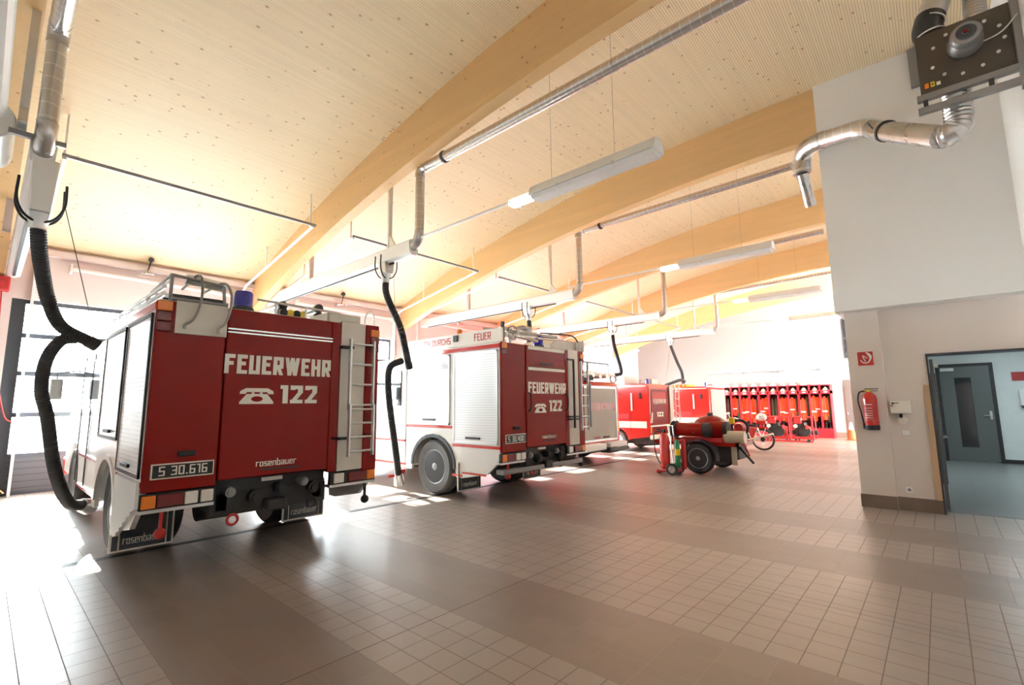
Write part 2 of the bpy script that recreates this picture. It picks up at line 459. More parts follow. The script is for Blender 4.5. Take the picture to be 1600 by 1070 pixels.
# block with the lobby behind: wall_lobby (a wall with a doorway)
blk = MB()
blk.box(UX, WX+.3, WY-2.5, 1.115, 3.01, 7.3)          # upper face
blk.box(WX+.3, 19.5, .87, 1.115, 3.01, 7.3)           # its side, running away
blk.box(WX+.3, 19.5, WY-2.5, .87, 3.01, 3.3)
struct('wall_block', blk, 'wall', smooth=0)
low = MB()
low.box(WX+.0, WX+.32, .60, 1.03, 0, 3.01)           # pier
low.box(WX+.06, WX+.32, .095, .60, 0, 3.01)
low.box(WX+.06, WX+.32, WY-2.5, .095, 2.27, 3.01)
low.box(WX+.06, WX+.32, WY-2.5, WY-.25, 0, 2.27)
low.box(WX+.32, 19.5, .9, 1.03, 0, 3.01)
struct('wall_pier', low, 'wallpink', smooth=0)
sk = MB()
sk.box(WX-.012, WX, .60, 1.042, 0, .19); sk.box(WX-.012, WX+.4, 1.03, 1.042, 0, .19)
sk.box(WX+.048, WX+.06, .095, .60, 0, .19); sk.box(WX+.048, WX+.32, .083, .095, 0, .19)
struct('baseboard_pier', sk, 'skirt', smooth=0)
struct('baseboard_far', MB().box(GX-.015, GX, 3.12, YG, 0, .24).box(GX-.015, GX, -2, 2.7, 0, .24), 'skirt', smooth=0)
lob = MB()
LX = 17.5
lob.box(LX, LX+.2, WY-2.5, .9, 0, 3.01); lob.box(WX+.32, LX, WY-2.7, WY-2.5, 0, 3.01)
struct('wall_lobby', lob, 'bluewhite', smooth=0)
t = NT('lobby_tiles_daylight_tint'); X_, Y_, Z_ = t.xyz(t.world())  # same tile as the hall; cool daylight is put into its grey colour
def _g(c): 
    f = t.math('FRACT', t.math('DIVIDE', t.math('ADD', c, 30), .3)); return t.math('LESS_THAN', f, .015)
t.l(t.mix(t.math('MAXIMUM', _g(X_), _g(Y_)), (.20, .215, .21), (.12, .125, .12)), t.b.inputs['Base Color']); t.b.inputs['Roughness'].default_value = .35
struct('floor_lobby', MB().box(WX+.32, LX, WY-2.5, .9, 0, .004), t.m, smooth=0)
struct('baseboard_lobby', MB().box(LX-.015, LX, WY-2.5, -1.1, 0, .1), 'dark', smooth=0)

# doorway: open leaf, metal frame with wooden guard strip
d = struct('door_1', MB().box(9.56, 10.5, .025, .07, .02, 2.22), 'doorgrey', bevel=.003)
obj('glass_pane', MB().box(9.82, 10.22, .017, .078, .35, 2.02), 'glassdark', d)
obj('door_handle', MB().box(10.38, 10.42, -.03, .025, 1.0, 1.04).tube([(10.4, -.03, 1.02), (10.27, -.035, 1.02)], .01), 'alu', d)
obj('door_closer', MB().box(9.75, 10.05, -.03, .024, 2.11, 2.17), 'alu', d)
struct('trim_1', MB().box(WX+.03, WX+.36, .075, .097, 0, 2.27).box(WX+.03, WX+.36, WY-.25, .097, 2.26, 2.285).box(WX+.03, WX+.36, WY-.27, WY-.25, 0, 2.27), 'darkgrey', smooth=0)
tag(obj('guard_strip', MB().box(WX+.015, WX+.058, .098, .155, .19, 1.83), 'wood', bevel=.004), 'wooden corner guard strip beside the lobby doorway', 'guard strip')
d = struct('door_2', MB().box(LX-.05, LX-.001, -1.03, -.05, .03, 2.5), 'doorgrey', bevel=.004)
obj('door_frame', MB().box(LX-.07, LX-.001, -1.10, -1.03, 0, 2.57).box(LX-.07, LX-.001, -.05, .02, 0, 2.57).box(LX-.07, LX-.001, -1.03, -.05, 2.5, 2.57), 'dark', d)
obj('glass_pane', MB().box(LX-.06, LX-.03, -.66, -.34, .38, 2.2), 'glassdark', d)
obj('door_handle', MB().box(LX-.07, LX-.05, -.98, -.93, 1.1, 1.32).tube([(LX-.1, -.95, 1.2), (LX-.1, -.82, 1.2)], .012), 'alu', d)
obj('door_closer', MB().box(LX-.12, LX-.05, -.35, -.08, 2.38, 2.46), 'alu', d)
tag(obj('notice_panel', MB().box(LX-.02, LX-.001, -1.9, -1.42, 2.08, 2.3), 'redmat'), 'red strip panel on the white lobby wall', 'sign')
t_ = thing('towel_dispenser', 'white towel dispenser on the tiled lobby wall', 'dispenser', (LX-.05, -1.62, 1.45))
obj('body', MB().box(LX-.14, LX-.001, -1.78, -1.5, 1.45, 1.85), 'lampoff', t_, bevel=.02)
obj('nozzle', MB().box(LX-.11, LX-.03, -1.6, -1.52, 1.4, 1.45), 'darkgrey', t_)

# far door and dark high window, cable tray, small tubes on the far wall
d = struct('door_3', MB().box(GX-.05, GX-.001, 2.74, 3.12, 0, 2.55), 'brown', bevel=.004)
obj('door_handle', MB().box(GX-.09, GX-.05, 3.04, 3.07, 1.02, 1.12), 'alu', d)
w = struct('window_1', MB().box(GX-.04, GX-.001, 2.4, 2.99, 3.5, 5.3), 'darkgrey')
obj('window_pane', MB().box(GX-.05, GX-.04, 2.45, 2.94, 3.55, 4.35).box(GX-.05, GX-.04, 2.45, 2.94, 4.45, 5.25), 'glassdark', w)
ct = thing('cable_tray', 'thin grey cable tray along the far wall above the lockers', 'cable tray', (GX-.12, 6.2, 3.1))
obj('tray', MB().box(GX-.2, GX-.001, 3.0, 9.0, 3.1, 3.15), 'aluwhite', ct)
for y in (4.0, 5.65, 7.3): obj('bracket', MB().box(GX-.22, GX-.001, y-.06, y+.06, 3.02, 3.1), 'grey', ct)

# glulam beams
for k in range(0, 6):
    x = 4.55+BAY*(k-1)
    if k == 1: x = 4.55
    lab = ['curved glulam beam beyond the left edge of the hall', 'curved glulam beam at the left edge, above the first hose',
           'nearest big curved glulam beam, rising over the first truck', 'curved glulam beam whose end meets the white block near the silver duct',
           'third curved glulam beam from the front, above the small red truck', 'fourth curved glulam beam from the front, second nearest the far wall',
           'farthest curved glulam beam, just before the far wall'][k+1]
    o = obj('glulam_beam', arc_slab(x-.1, x+.1, -3, YG+.12, bz, lambda y: cz(y)-bz(y)+.02), 'beam', smooth=60)
    tag(o, lab, 'beam', 'curved glulam beams of the roof')

# gate wall with sectional gates
gw = MB()
xs0 = [BAY*k+.45 for k in range(-2, 6)]
gw.box(XL, GX, YG, YG+.35, 3.72, 5.0)
prev = XL
for k in range(0, 5):
    a = BAY*k+.22; b = BAY*k+4.28
    gw.box(prev, a, YG, YG+.35, 0, 3.72); prev = b
gw.box(prev, GX, YG, YG+.35, 0, 3.72)
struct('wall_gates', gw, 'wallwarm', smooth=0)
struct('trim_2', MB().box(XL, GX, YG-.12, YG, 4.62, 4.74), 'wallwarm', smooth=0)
zr = [.02, .72, 1.49, 2.28, 3.02, 3.70]
for n_, k in enumerate(range(0, 5)):
    a = BAY*k+.22; b = BAY*k+4.28
    fr = MB()
    fr.box(a, a+.2, YG+.10, YG+.2, 0, 3.72); fr.box(b-.2, b, YG+.10, YG+.2, 0, 3.72)
    for z in zr[1:-1]: fr.box(a+.2, b-.2, YG+.12, YG+.17, z-.045, z+.045)
    fr.box(a+.2, b-.2, YG+.12, YG+.17, 3.64, 3.72); fr.box(a+.2, b-.2, YG+.12, YG+.17, 0, .06)
    g = struct('door_%d' % (n_+4), fr, 'darkgrey', smooth=0)
    sp_ = (b-a-.4)/4
    rb = ribbed('grey_sandwich_panel', (.085, .09, .10), 2, .12, .5, .2, .5, .6) if n_ == 0 else rb
    obj('solid_panel', MB().box(a+.2, b-.2, YG+.125, YG+.165, .06, .685), rb, g, smooth=0)
    for i, (z0, z1) in enumerate(zip(zr[1:], zr[2:])):
        obj('glass_pane', MB().box(a+.2, b-.2, YG+.14, YG+.15, z0+.035, z1-.035), 'glass', g, smooth=0)
    each('glazing_bar', [MB().box(a+.2+sp_*j-.006, a+.2+sp_*j+.006, YG+.13, YG+.16, .72, 3.64) for j in (1, 2, 3)], 'aluwhite', g, smooth=0)
    if k >= 0:
        # tracks of the sectional gate, sloping up under the roof
        L0 = (a+.27, b-.12)
        nm = ['first', 'second', 'third', 'fourth', 'fifth', 'sixth'][k]
        tr = thing('gate_track', 'white ceiling track frame of the %s gate from the left' % nm, 'gate track', ((a+b)/2, YG-2, 4.6), 'ceiling tracks of the sectional gates')
        for x in L0:
            rail = MB(); rail.box(x-.02, x+.02, YG-.1, YG+.1, .0, 4.55)
            P_ = [(x, YG-.05, 4.4), (x, YG-.4, 4.6), (x, 9.1, 5.2)]
            rail.tube([(x, YG, 4.1)]+P_, .028, 6)
            obj('guide_rail', rail, 'aluwhite', tr)
        obj('cross_bar', MB().box(L0[0]-.03, L0[1]+.05, 9.06, 9.10, 5.2, 5.25), 'grey', tr)
        for x in L0: each('hanger', [MB().box(x-.012, x+.012, 9.2, 9.23, 5.2, cz(9.2)-.005), MB().box(x-.012, x+.012, 11.4, 11.43, 4.83, cz(11.4)-.005)], 'aluwhite', tr)
        # spring tube and rollers
        st = thing('torsion_spring', 'horizontal spring tube above the %s gate from the left' % nm, 'spring tube', (BAY*k+2.4, YG-.1, 4.5), 'spring tubes above the gates')
        obj('spring_tube', MB().cyl((BAY*k+.95, YG-.14, 4.42), (BAY*k+4.1, YG-.14, 4.36), .055, 14), 'wallwarm', st)
        each('bracket', [MB().box(BAY*k+.97, BAY*k+1.0, YG-.2, YG-.002, 4.32, 4.5), MB().box(BAY*k+4.03, BAY*k+4.06, YG-.2, YG-.002, 4.28, 4.46)], 'aluwhite', st)
        if k < 4:
            wl = thing('spot_lamp', 'small wall spot lamp with black ball mount above the %s gate' % nm, 'lamp', (BAY*k+2.24, YG-.3, 4.6), 'spot lamps on the gate wall')
            obj('mount', MB().ball((BAY*k+2.24, YG-.3, 4.84), .055).cyl((BAY*k+2.24, YG-.3, 4.82), (BAY*k+2.2, YG-.3, 4.6), .012, 8).cyl((BAY*k+2.24, YG-.3, 4.84), (BAY*k+2.24, YG, 4.9), .015, 8), 'black', wl)
            obj('lamp_head', MB().lathe([(.03, .1), (.06, .06), (.16, 0), (.15, -.02)], (BAY*k+2.18, YG-.3, 4.5), 2, 18), 'chrome', wl)

# channel drain across the bays
dr = thing('channel_drain', 'long slotted drain channel in the floor behind the trucks', 'drain', (12, 6.85, 0))
obj('drain_frame', MB().box(-3, 24, 6.80, 6.812, 0, .003).box(-3, 24, 6.888, 6.90, 0, .003), 'darkgrey', dr)
obj('slot_grate', MB().box(-3, 24, 6.815, 6.885, 0, .002), 'dark', dr)

# red alarm box, gate rail and hoses at the left pier
ab = thing('alarm_box', 'red box mounted high on the pier left of the first gate', 'alarm box', (.06, 12.85, 4.05))
obj('housing', MB().box(-.08, .17, 12.78, YG-.002, 3.80, 4.07), 'redmat', ab, bevel=.02)
obj('knob', MB().cyl((.05, 12.7, 3.9), (.05, 12.78, 3.92), .05), 'redmat', ab)
ah = thing('air_hose', 'thin red air hose hanging down the pier left of the first gate', 'hose', (.15, 12.9, 0))
obj('hose', MB().tube(spline([(.07, 12.88, 3.8), (.1, 12.88, 3.0), (.16, 12.88, 2.2), (.3, 12.8, 1.5), (.42, 12.8, 1.35)]), .012, 8), 'redmat', ah)
obj('coil', MB().tube(spline([(.16, 12.88, 2.2), (.1, 12.88, 1.2), (.2, 12.85, .4), (.42, 12.8, .08)]), .014, 8), 'orange', ah)

# ------------------------------------------------------------------ exhaust extraction per bay
RX = [.195, 4.78, 9.69, 14.64, 19.58]
RZ = [4.2, 4.34, 4.34, 4.46, 4.5]
hosepts = [
    [[(.22, 6.5, 3.42), (.25, 6.6, 3.22), (.31, 6.8, 2.98), (.39, 6.95, 2.72), (.51, 7.0, 2.48), (.76, 7.05, 2.34)],
     [(.64, 7.02, 2.37), (.52, 7.05, 2.33), (.43, 7.1, 2.12), (.425, 7.2, 1.8), (.50, 7.25, 1.5), (.62, 7.4, .92), (.80, 7.8, .5), (.97, 8.1, .4)]],
    [[(4.78, 7.39, 3.9), (4.8, 7.37, 3.6), (4.98, 7.2, 3.03), (5.1, 7.2, 2.65), (5.26, 7.3, 2.36)],
     [(5.15, 7.35, 2.42), (4.9, 7.35, 2.3), (4.86, 7.35, 2.0), (4.95, 7.4, 1.52), (5.11, 7.45, .83), (5.3, 7.6, .3)]],
    [[(9.69, 8.06, 3.9), (9.7, 8.05, 3.6), (9.72, 8.1, 3.2)]],
    [[(14.64, 8.35, 4.05), (14.65, 8.33, 3.7), (14.75, 8.3, 3.35), (15.0, 8.3, 2.9), (15.1, 8.35, 2.65), (14.9, 8.5, 2.6)]],
    [[(19.58, 8.4, 4.1), (19.6, 8.3, 3.75), (19.75, 8.2, 3.3), (19.9, 8.1, 2.9), (20.0, 8.1, 2.5)],
     [(19.95, 8.0, 2.5), (19.75, 8.1, 2.56), (19.6, 8.4, 2.46), (19.7, 8.8, 2.35)]],
]
ordn = ['at the left edge beside the first truck', 'between the first and the second truck', 'above the second truck', 'above the small truck in the third bay', 'above the farthest van']
for k in range(5):
    x, z = RX[k], RZ[k]
    y0 = 6.4
    er = thing('exhaust_rail', 'aluminium exhaust extraction rail hanging %s' % ordn[k], 'extraction rail', (x, 9.4, z), 'exhaust extraction rails')
    b = MB(); b.prism([(x-.09, z-.12), (x-.03, z-.16), (x+.03, z-.16), (x+.09, z-.12), (x+.1, z+.08), (x+.06, z+.12), (x-.06, z+.12), (x-.1, z+.08)], 1, y0+.15, YG-.3)
    obj('rail_profile', b, 'aluwhite', er)
    obj('rubber_lip', MB().box(x-.02, x+.02, y0+.75, YG-.6, z-.185, z-.16), 'black', er)
    dt = bz(y0)-.45 if k else 5.3
    zt = [5.45, 5.69, 5.9, 6.05, 6.05][k]
    pp = [(x, y0+.35, z), (x, y0+.12, z+.02), (x, y0+.02, z+.12), (x, y0, z+.25)]
    obj('elbow', MB().tube(spline(pp, 5), .085, 14), 'galv', er)
    obj('riser_pipe', MB().cyl((x, y0, z+.25), (x, y0, zt-.12), .08, 16), 'ductZ', er)
    obj('elbow', MB().tube(spline([(x, y0, zt-.16), (x, y0, zt-.07), (x, y0-.07, zt), (x, y0-.18, zt)], 5), .088, 14), 'galv', er)
    if k == 0:
        obj('duct', MB().cyl((x, y0-.1, zt), (x, -.6, zt+.05), .085, 16), 'ductY', er)
    elif k < 3:
        obj('duct', MB().cyl((x, y0-.1, zt), (x+.15, .2 if k == 1 else 1.5, zt+.12), .085 if k == 1 else .075, 16), 'ductY', er)
        obj('clamp_band', MB().cyl((x+.01, y0-.62, zt+.01), (x+.01, y0-.66, zt+.01), .1, 16), 'dark', er)
    else:
        obj('duct', MB().cyl((x, y0-.1, zt), (x+.1, 1.9, zt+.1), .075, 16), 'ductY', er)
    # hanger: channel post with gusset
    py = 7.3 if k else 6.5
    px_ = x if k else x-.17
    top = cz(py)-.005
    obj('hanger_post', MB().box(px_-.035, px_+.035, py-.03, py+.03, z+.1, top), 'alu', er, bevel=.004)
    obj('gusset', MB().prism([(py-.03, z+.13), (py-.22, z+.13), (py-.03, z+.36)], 0, px_-.03, px_+.03), 'alu', er)
    obj('hanger_post', MB().box(px_-.045, px_+.045, 10.4, 10.47, z+.1, cz(10.4)-.005), 'wallwarm', er)
    if k == 0: obj('cross_arm', MB().box(-.06, .35, 6.43, 6.48, z+.05, z+.1), 'grey', er)
    # trolley with hose
    H = hosepts[k]; hx, hy, hz = H[0][0]
    eh = thing('exhaust_hose', 'black exhaust hose hanging from its rail %s' % ordn[k], 'exhaust hose', (hx, hy, hz), 'exhaust hoses')
    tb = MB()
    tb.prism([(hx-.1, z-.14), (hx+.1, z-.14), (hx+.075, hz+.1), (hx-.075, hz+.1)], 1, hy-.12, hy+.12)
    obj('trolley', tb, 'alu', eh, bevel=.01)
    obj('funnel', MB().lathe([(.1, .12), (.085, .04), (.07, 0), (.07, -.06)], (hx, hy, hz), 2, 16), 'alu', eh)
    for s_ in (-1, 1):
        obj('hoop', MB().tube(spline([(hx-.17, hy+s_*.09, hz+.42), (hx-.17, hy+s_*.09, hz+.2), (hx-.11, hy+s_*.07, hz+.06), (hx, hy+s_*.05, hz+.01), (hx+.11, hy+s_*.07, hz+.06), (hx+.17, hy+s_*.09, hz+.2), (hx+.17, hy+s_*.09, hz+.42)], 6), .012, 8), 'black', eh)
    r_ = .062
    obj('hose', corrugated(MB(), H[0], r_, .028, .06), 'black', eh)
    if len(H) > 1:
        obj('lower_hose', corrugated(MB(), H[1], r_*.95, .028, .06), 'black', eh)
        a_ = Vector(H[0][-1]); d_ = (a_-Vector(H[0][-2])).normalized()
        obj('coupling', MB().cyl(a_-d_*.02, a_+d_*.08, .07, 16), 'black', eh)
        e_ = Vector(H[1][-1]); d_ = (e_-Vector(H[1][-2])).normalized()
        obj('exhaust_nozzle', MB().cyl(e_-d_*.05, e_+d_*.16, .075, 16, .1), 'alu', eh)
        if k == 1: obj('release_valve', MB().box(e_.x+.02, e_.x+.1, e_.y-.06, e_.y+.02, e_.z+.05, e_.z+.12).cyl(e_+Vector((-.22, 0, .02)), e_+Vector((-.1, 0, .02)), .03, 10), 'redmat', eh)
    obj('cord', MB().cyl((hx+.16, hy, hz+.3), (hx+.16+.35*(k < 2), hy+.35, 2.55), .004, 6), 'black', eh)

# ------------------------------------------------------------------ fluorescent fixtures
LX_ = [-.21, 4.78, 9.69, 14.64, 19.58]
LZ = [4.38, 4.42, 4.5, 4.56, 4.62]
for k in range(5):
    x, z = LX_[k], LZ[k]; y0, y1 = (2.06, 3.85) if k else (2.06, 6.3)
    nm = ['at the upper left edge', 'nearest the middle of the room', 'second from the camera, in front of the silver ducts', 'small in the distance, third from the camera', 'farthest, in front of the far wall'][k]
    fx = thing('fluorescent_fixture', 'long white trough light fixture %s' % nm, 'light fixture', (x, 3.3, z), 'trough lights hung in line with the rails')
    b = MB(); b.prism([(x-.13, z-.04), (x+.13, z-.04), (x+.09, z+.08), (x+.05, z+.11), (x-.05, z+.11), (x-.09, z+.08)], 1, y0, y1)
    obj('housing', b, 'aluwhite', fx)
    obj('diffuser', MB().prism([(x-.12, z-.045), (x-.09, z-.09), (x+.09, z-.09), (x+.12, z-.045)], 1, y0+.03, y1-.03), 'lampoff', fx)
    each('clip', [MB().box(x-.135, x+.135, y0+q, y0+q+.03, z-.05, z-.02) for q in (.5, 1.3, 2.1)], 'alu', fx)
    if k: obj('emergency_lamp', MB().box(x-.07, x+.07, y1+.05, y1+.42, z-.05, z+.04), 'lamp', fx, bevel=.02)
    else: obj('emergency_lamp', MB().cyl((x, y1+.15, z-.02), (x, y1+1.1, z-.02), .2, 24), 'aluwhite', fx, bevel=.02)
    obj('conduit', MB().cyl((x, y1, z+.03), (x, 6.75 if k else 10, z+.03), .022, 10), 'aluwhite', fx)
    for yy_ in (y0+.55, y1-.3): obj('suspension_wire', MB().cyl((x, yy_, z+.1), (x, yy_, cz(yy_)-.005), .0025, 5), 'grey', fx)
for k, (x, y, z) in enumerate([(23.5, 3.9, 4.75)]):
    fx = thing('strip_light', 'thin pale strip light nearest the far wall, beyond the trough lights', 'light fixture', (x, y, z))
    obj('housing', MB().box(x-.05, x+.05, y-1.0, y+1.2, z, z+.05), 'aluwhite', fx)
    obj('tube', MB().box(x-.04, x+.04, y+1.2, y+1.7, z-.01, z+.03), 'lamp', fx, bevel=.01)
    for yy_ in (y-.7, y+1): obj('suspension_wire', MB().cyl((x, yy_, z+.05), (x, yy_, cz(yy_)-.005), .0025, 5), 'grey', fx)

# ------------------------------------------------------------------ wheels
def wheel(parent, c, r, w, axis=0, rimmat='rim', name='wheel', side=-1, hub=.6, tyre='tyre'):
    """wheel with its axle along axis; side = which way the dished face looks"""
    c = Vector(c); h = w/2
    prof = [(r*hub, -h*.8), (r*.9, -h), (r*.97, -h*.82), (r, -h*.6), (r, -.03*w), (r*.975, -.02*w), (r*.975, .02*w), (r, .03*w), (r, h*.6), (r*.97, h*.82), (r*.9, h), (r*hub, h*.8)]
    t_ = MB().lathe(prof, c, axis, 36, closed=True)
    o = obj(name, t_, tyre, parent, origin=c)
    s = side
    rp = [(r*hub*1.02, s*h*.8), (r*hub*.95, s*h*.82), (r*hub*.9, s*h*.2), (r*hub*.86, s*h*.05), (r*hub*.5, -s*h*.02), (r*hub*.46, s*h*.3), (r*hub*.26, s*h*.36), (r*hub*.24, s*h*.75), (r*.03, s*h*.8)]
    rp2 = [(r*.03, -s*h*.2), (r*hub*.9, -s*h*.3), (r*hub*1.02, -s*h*.7)]
    b = MB().lathe(rp+rp2, c, axis, 30)
    ro = obj('rim', b, rimmat, o)
    if r > .3: obj('hub_cap', MB().lathe([(r*hub*.3, s*h*.3), (r*hub*.27, s*h*.78), (r*.05, s*h*.86)], c, axis, 20), 'grey', o)
    e = [(1, 2, 0), (2, 0, 1), (0, 1, 2)][axis]
    bl = MB()
    for k in range(8):
        a = 2*PI*k/8; q = Vector((0, 0, 0)); q[e[0]] = math.cos(a)*r*hub*.45; q[e[1]] = math.sin(a)*r*hub*.45
        p0 = c+q; p1 = c+q; p0[axis] += s*h*.25; p1[axis] += s*h*.4
        bl.cyl(p0, p1, r*.025, 6)
    bl_o = bl
    if r > .3:
        obj('wheel_bolts', bl_o, 'grey', o)
        sl = MB()
        for k in range(8):
            a = 2*PI*(k+.5)/8; q = Vector((0, 0, 0)); q[e[0]] = math.cos(a)*r*hub*.68; q[e[1]] = math.sin(a)*r*hub*.68
            p0 = c+q; p1 = c+q; p0[axis] += s*h*.0; p1[axis] += s*h*.075
            sl.cyl(p0, p1, r*.06, 12)
        obj('rim_slots', sl, 'black', o)
        obj('rim_lip', MB().lathe([(r*hub*.97, s*h*.8), (r*hub*1.03, s*h*.86), (r*hub*1.06, s*h*.8)], c, axis, 36, closed=True), 'grey', o)
    return o

def phone_symbol(o, w, h, mat, hole, parent):
    """old telephone: o lower left; in an x-z plane facing -y"""
    x, y, z = o
    def P(u, v): return (x+u*w, z+v*h)
    body = [P(0, 0), P(1, 0), P(1, .12), P(.8, .62), P(.66, .62), P(.66, .72), P(.58, .72), P(.58, .62), P(.42, .62), P(.42, .72), P(.34, .72), P(.34, .62), P(.2, .62), P(0, .12)]
    hand = [P(0, .62), P(.16, .62), P(.2, .74), P(.8, .74), P(.84, .62), P(1, .62), P(.98, .8), P(.82, .98), P(.18, .98), P(.02, .8)]
    b = MB(); b.prism(body, 1, y-.004, y); b.prism(hand, 1, y-.004, y)
    s = obj('telephone_symbol', b, mat, parent, smooth=0)
    e = [(x+w*(.5+.17*math.cos(a*PI/10)), z+h*(.31+.17*math.sin(a*PI/10))) for a in range(20)]
    obj('dial', MB().prism(e, 1, y-.007, y-.004), hole, s, smooth=0)

# ------------------------------------------------------------------ big trucks
def fire_truck(x0, y0, label, first):
    T = thing('fire_truck', label, 'fire truck', (x0+1.2, y0+3.2, 0))
    Wd = 2.4
    def X(u): return x0+u
    def Y(v): return y0+v
    def B(u0, u1, v0, v1, z0, z1, b=None): return (b or MB()).box(X(u0), X(u1), Y(v0), Y(v1), z0, z1)
    # core and sides
    core = B(.05, Wd-.05, .02, 2.5, 1.2, 2.6); B(.05, .6, .02, 1.0, .82, 1.2, core); B(1.8, Wd-.05, .02, 1.0, .82, 1.2, core); B(.6, 1.8, .3, 2.5, .9, 1.2, core)
    obj('body_core', core, 'dark', T)
    arch = [(1.7+.62*math.cos(a), .5+.56*math.sin(a)) for a in [PI*i/10 for i in range(0, 11)]]
    side = [(0, 2.62), (2.52, 2.62), (2.52, .40), (2.34, .40)] + arch + [(1.06, .36), (.9, .36), (.3, .47), (0, .72)]
    for s, u in ((0, 0), (1, Wd-.05)):
        b = MB().prism([(Y(v), z) for v, z in side], 0, X(u), X(u+.05))
        obj('side_panel', b, 'white', T, bevel=.006)
    for u0, u1 in ((-.012, 0), (Wd, Wd+.012)):
        xs = (u0, u1)
        for (v0, v1, z0, z1) in ((.05, 1.13, .955, 2.5), (1.24, 2.46, 1.25, 2.5)):
            so_ = obj('roller_shutter', B(xs[0], xs[1], v0+.03, v1-.03, z0+.03, z1-.03), 'shutter', T, smooth=0)
            fr = MB()
            for q in ((v0, v1, z0, z0+.03), (v0, v1, z1-.03, z1), (v0, v0+.03, z0, z1), (v1-.03, v1, z0, z1)):
                B(xs[0]*1.6, xs[1], *q, b=fr) if u0 < 0 else B(xs[0], Wd+.02, *q, b=fr)
            obj('shutter_frame', fr, 'dark' if first else 'alu', T, smooth=0)
            if u0 < 0: obj('shutter_handle', MB().box(X(-.035), X(-.012), Y(v0+.4), Y(v0+.75), z0+.07, z0+.105), 'black', T, bevel=.005)
        for (v0, v1, z0, z1) in ((.0, 1.15, .885, .93), (1.17, 2.52, 1.19, 1.235), (.0, 2.52, 2.53, 2.6)) + ((() if first else ((.9, 1.15, .38, .42), (.32, .9, .44, .47)))):
            obj('red_stripe', B(xs[0]*.6, xs[1]*.6 if u0 < 0 else Wd+.008, v0, v1, z0, z1), 'red2', T, smooth=0)
    # wheel arch liner
    for u0, u1 in ((-.02, .0), (Wd, Wd+.02)):
        ring = [(Y(1.7+.64*math.cos(a)), .5+.58*math.sin(a)) for a in [PI*i/12 for i in range(13)]] + [(Y(1.7+.58*math.cos(a)), .5+.52*math.sin(a)) for a in [PI*i/12 for i in range(12, -1, -1)]]
        obj('wheel_arch_lip', MB().prism(ring, 0, X(u0), X(u1)), 'black' if not first else 'alu', T, smooth=0)
    each('arch_liner', [B(u0, u0+.02, 1.1, 2.34, .5, 1.18) for u0 in (.68, 1.7)], 'dark', T)
    if first:
        # rippled apron behind the wheel
        b = MB(); n = 14
        for i in range(n):
            v = .02+i*(.85/n); z = .74 if i % 2 else .70
        pts = [(v, .955) for v in (0,)]
        vs = []; fs = []
        for i in range(n+1):
            v = .0+.95*i/n; off = -.03 - (.018 if i % 2 else 0)
            zb = .70-.36*min(1, i/n*1.3)
            vs += [(X(off), Y(v), .93), (X(off), Y(v), zb), (X(-.002), Y(v), zb), (X(-.002), Y(v), .93)]
        for i in range(n):
            for j in range(4): fs.append((4*i+j, 4*i+(j+1) % 4, 4*i+4+(j+1) % 4, 4*i+4+j))
        fs += [(0, 1, 2, 3), (4*n+3, 4*n+2, 4*n+1, 4*n)]
        b.add(vs, fs); obj('ribbed_apron', b, 'aluwhite', T)
    # ---- rear face
    obj('rear_panel', B(0, .6, -.03, .02, .83, 2.62), 'red', T, bevel=.012)
    dr_ = obj('pump_door', B(.61, 1.745, -.04, .02, .875, 2.62), 'red', T, bevel=.012)
    obj('rear_panel', B(1.75, 1.865, -.03, .02, .83, 2.62), 'red', T, bevel=.01)
    obj('ladder_backing', B(1.87, 2.2, -.032, .02, .83, 2.64), 'checker', T, bevel=.004)
    obj('rear_panel', B(2.205, Wd, -.03, .02, .80, 2.64), 'red', T, bevel=.012)
    if first:
        obj('step_plate', B(.15, .6, -.045, -.03, 2.31, 2.63), 'checker', T, bevel=.003)
        for z in (2.365, 2.40): obj('trim_strip', B(.61, 1.75, -.052, -.04, z, z+.015), 'chrome', T)
        text('FEUERWEHR', (X(.60), Y(-.04), 1.945), (1, 0, 0), (0, 0, 1), 1.14, .2, 'cream', T, .035)
        phone_symbol((X(.76), Y(-.04), 1.63), .34, .17, 'cream', 'red', T)
        text('122', (X(1.17), Y(-.04), 1.635), (1, 0, 0), (0, 0, 1), .415, .2, 'cream', T, .05)
        text('rosenbauer', (X(.96), Y(-.04), .975), (1, 0, 0), (0, 0, 1), .42, .075, 'cream', T, .02)
        obj('grab_slot', B(1.0, 1.42, -.048, -.04, .935, .95), 'dark', T)
        obj('door_latch', B(.26, .4, -.06, -.03, 1.14, 1.19), 'black', T, bevel=.008)
        obj('door_latch', MB().tube([(X(1.80), Y(-.03), 1.22), (X(1.80), Y(-.07), 1.22), (X(1.9), Y(-.07), 1.22)], .012, 8), 'black', T)
        pl = obj('licence_plate', B(.06, .57, -.045, -.03, .945, 1.085), 'cream', T, bevel=.004)
        obj('plate_field', B(.072, .558, -.048, -.045, .957, 1.073), 'black', pl)
        text('S 30.616', (X(.12), Y(-.048), .975), (1, 0, 0), (0, 0, 1), .39, .085, 'cream', pl, .012)
    else:
        obj('trim_strip', B(.66, 1.73, -.052, -.04, 2.55, 2.61), 'cream', T)
        obj('trim_strip', B(.66, 1.73, -.052, -.04, 2.19, 2.24), 'cream', T)
        obj('door_seam', B(.62, 1.74, -.043, -.04, 2.255, 2.265), 'dark', T)
        obj('door_latch', B(1.0, 1.38, -.06, -.04, 2.30, 2.33), 'black', T)
        text('FEUERWEHR', (X(.66), Y(-.04), 1.785), (1, 0, 0), (0, 0, 1), 1.1, .2, 'cream', T, .035)
        phone_symbol((X(.83), Y(-.04), 1.45), .32, .16, 'cream', 'red', T)
        text('122', (X(1.24), Y(-.04), 1.47), (1, 0, 0), (0, 0, 1), .38, .2, 'cream', T, .05)
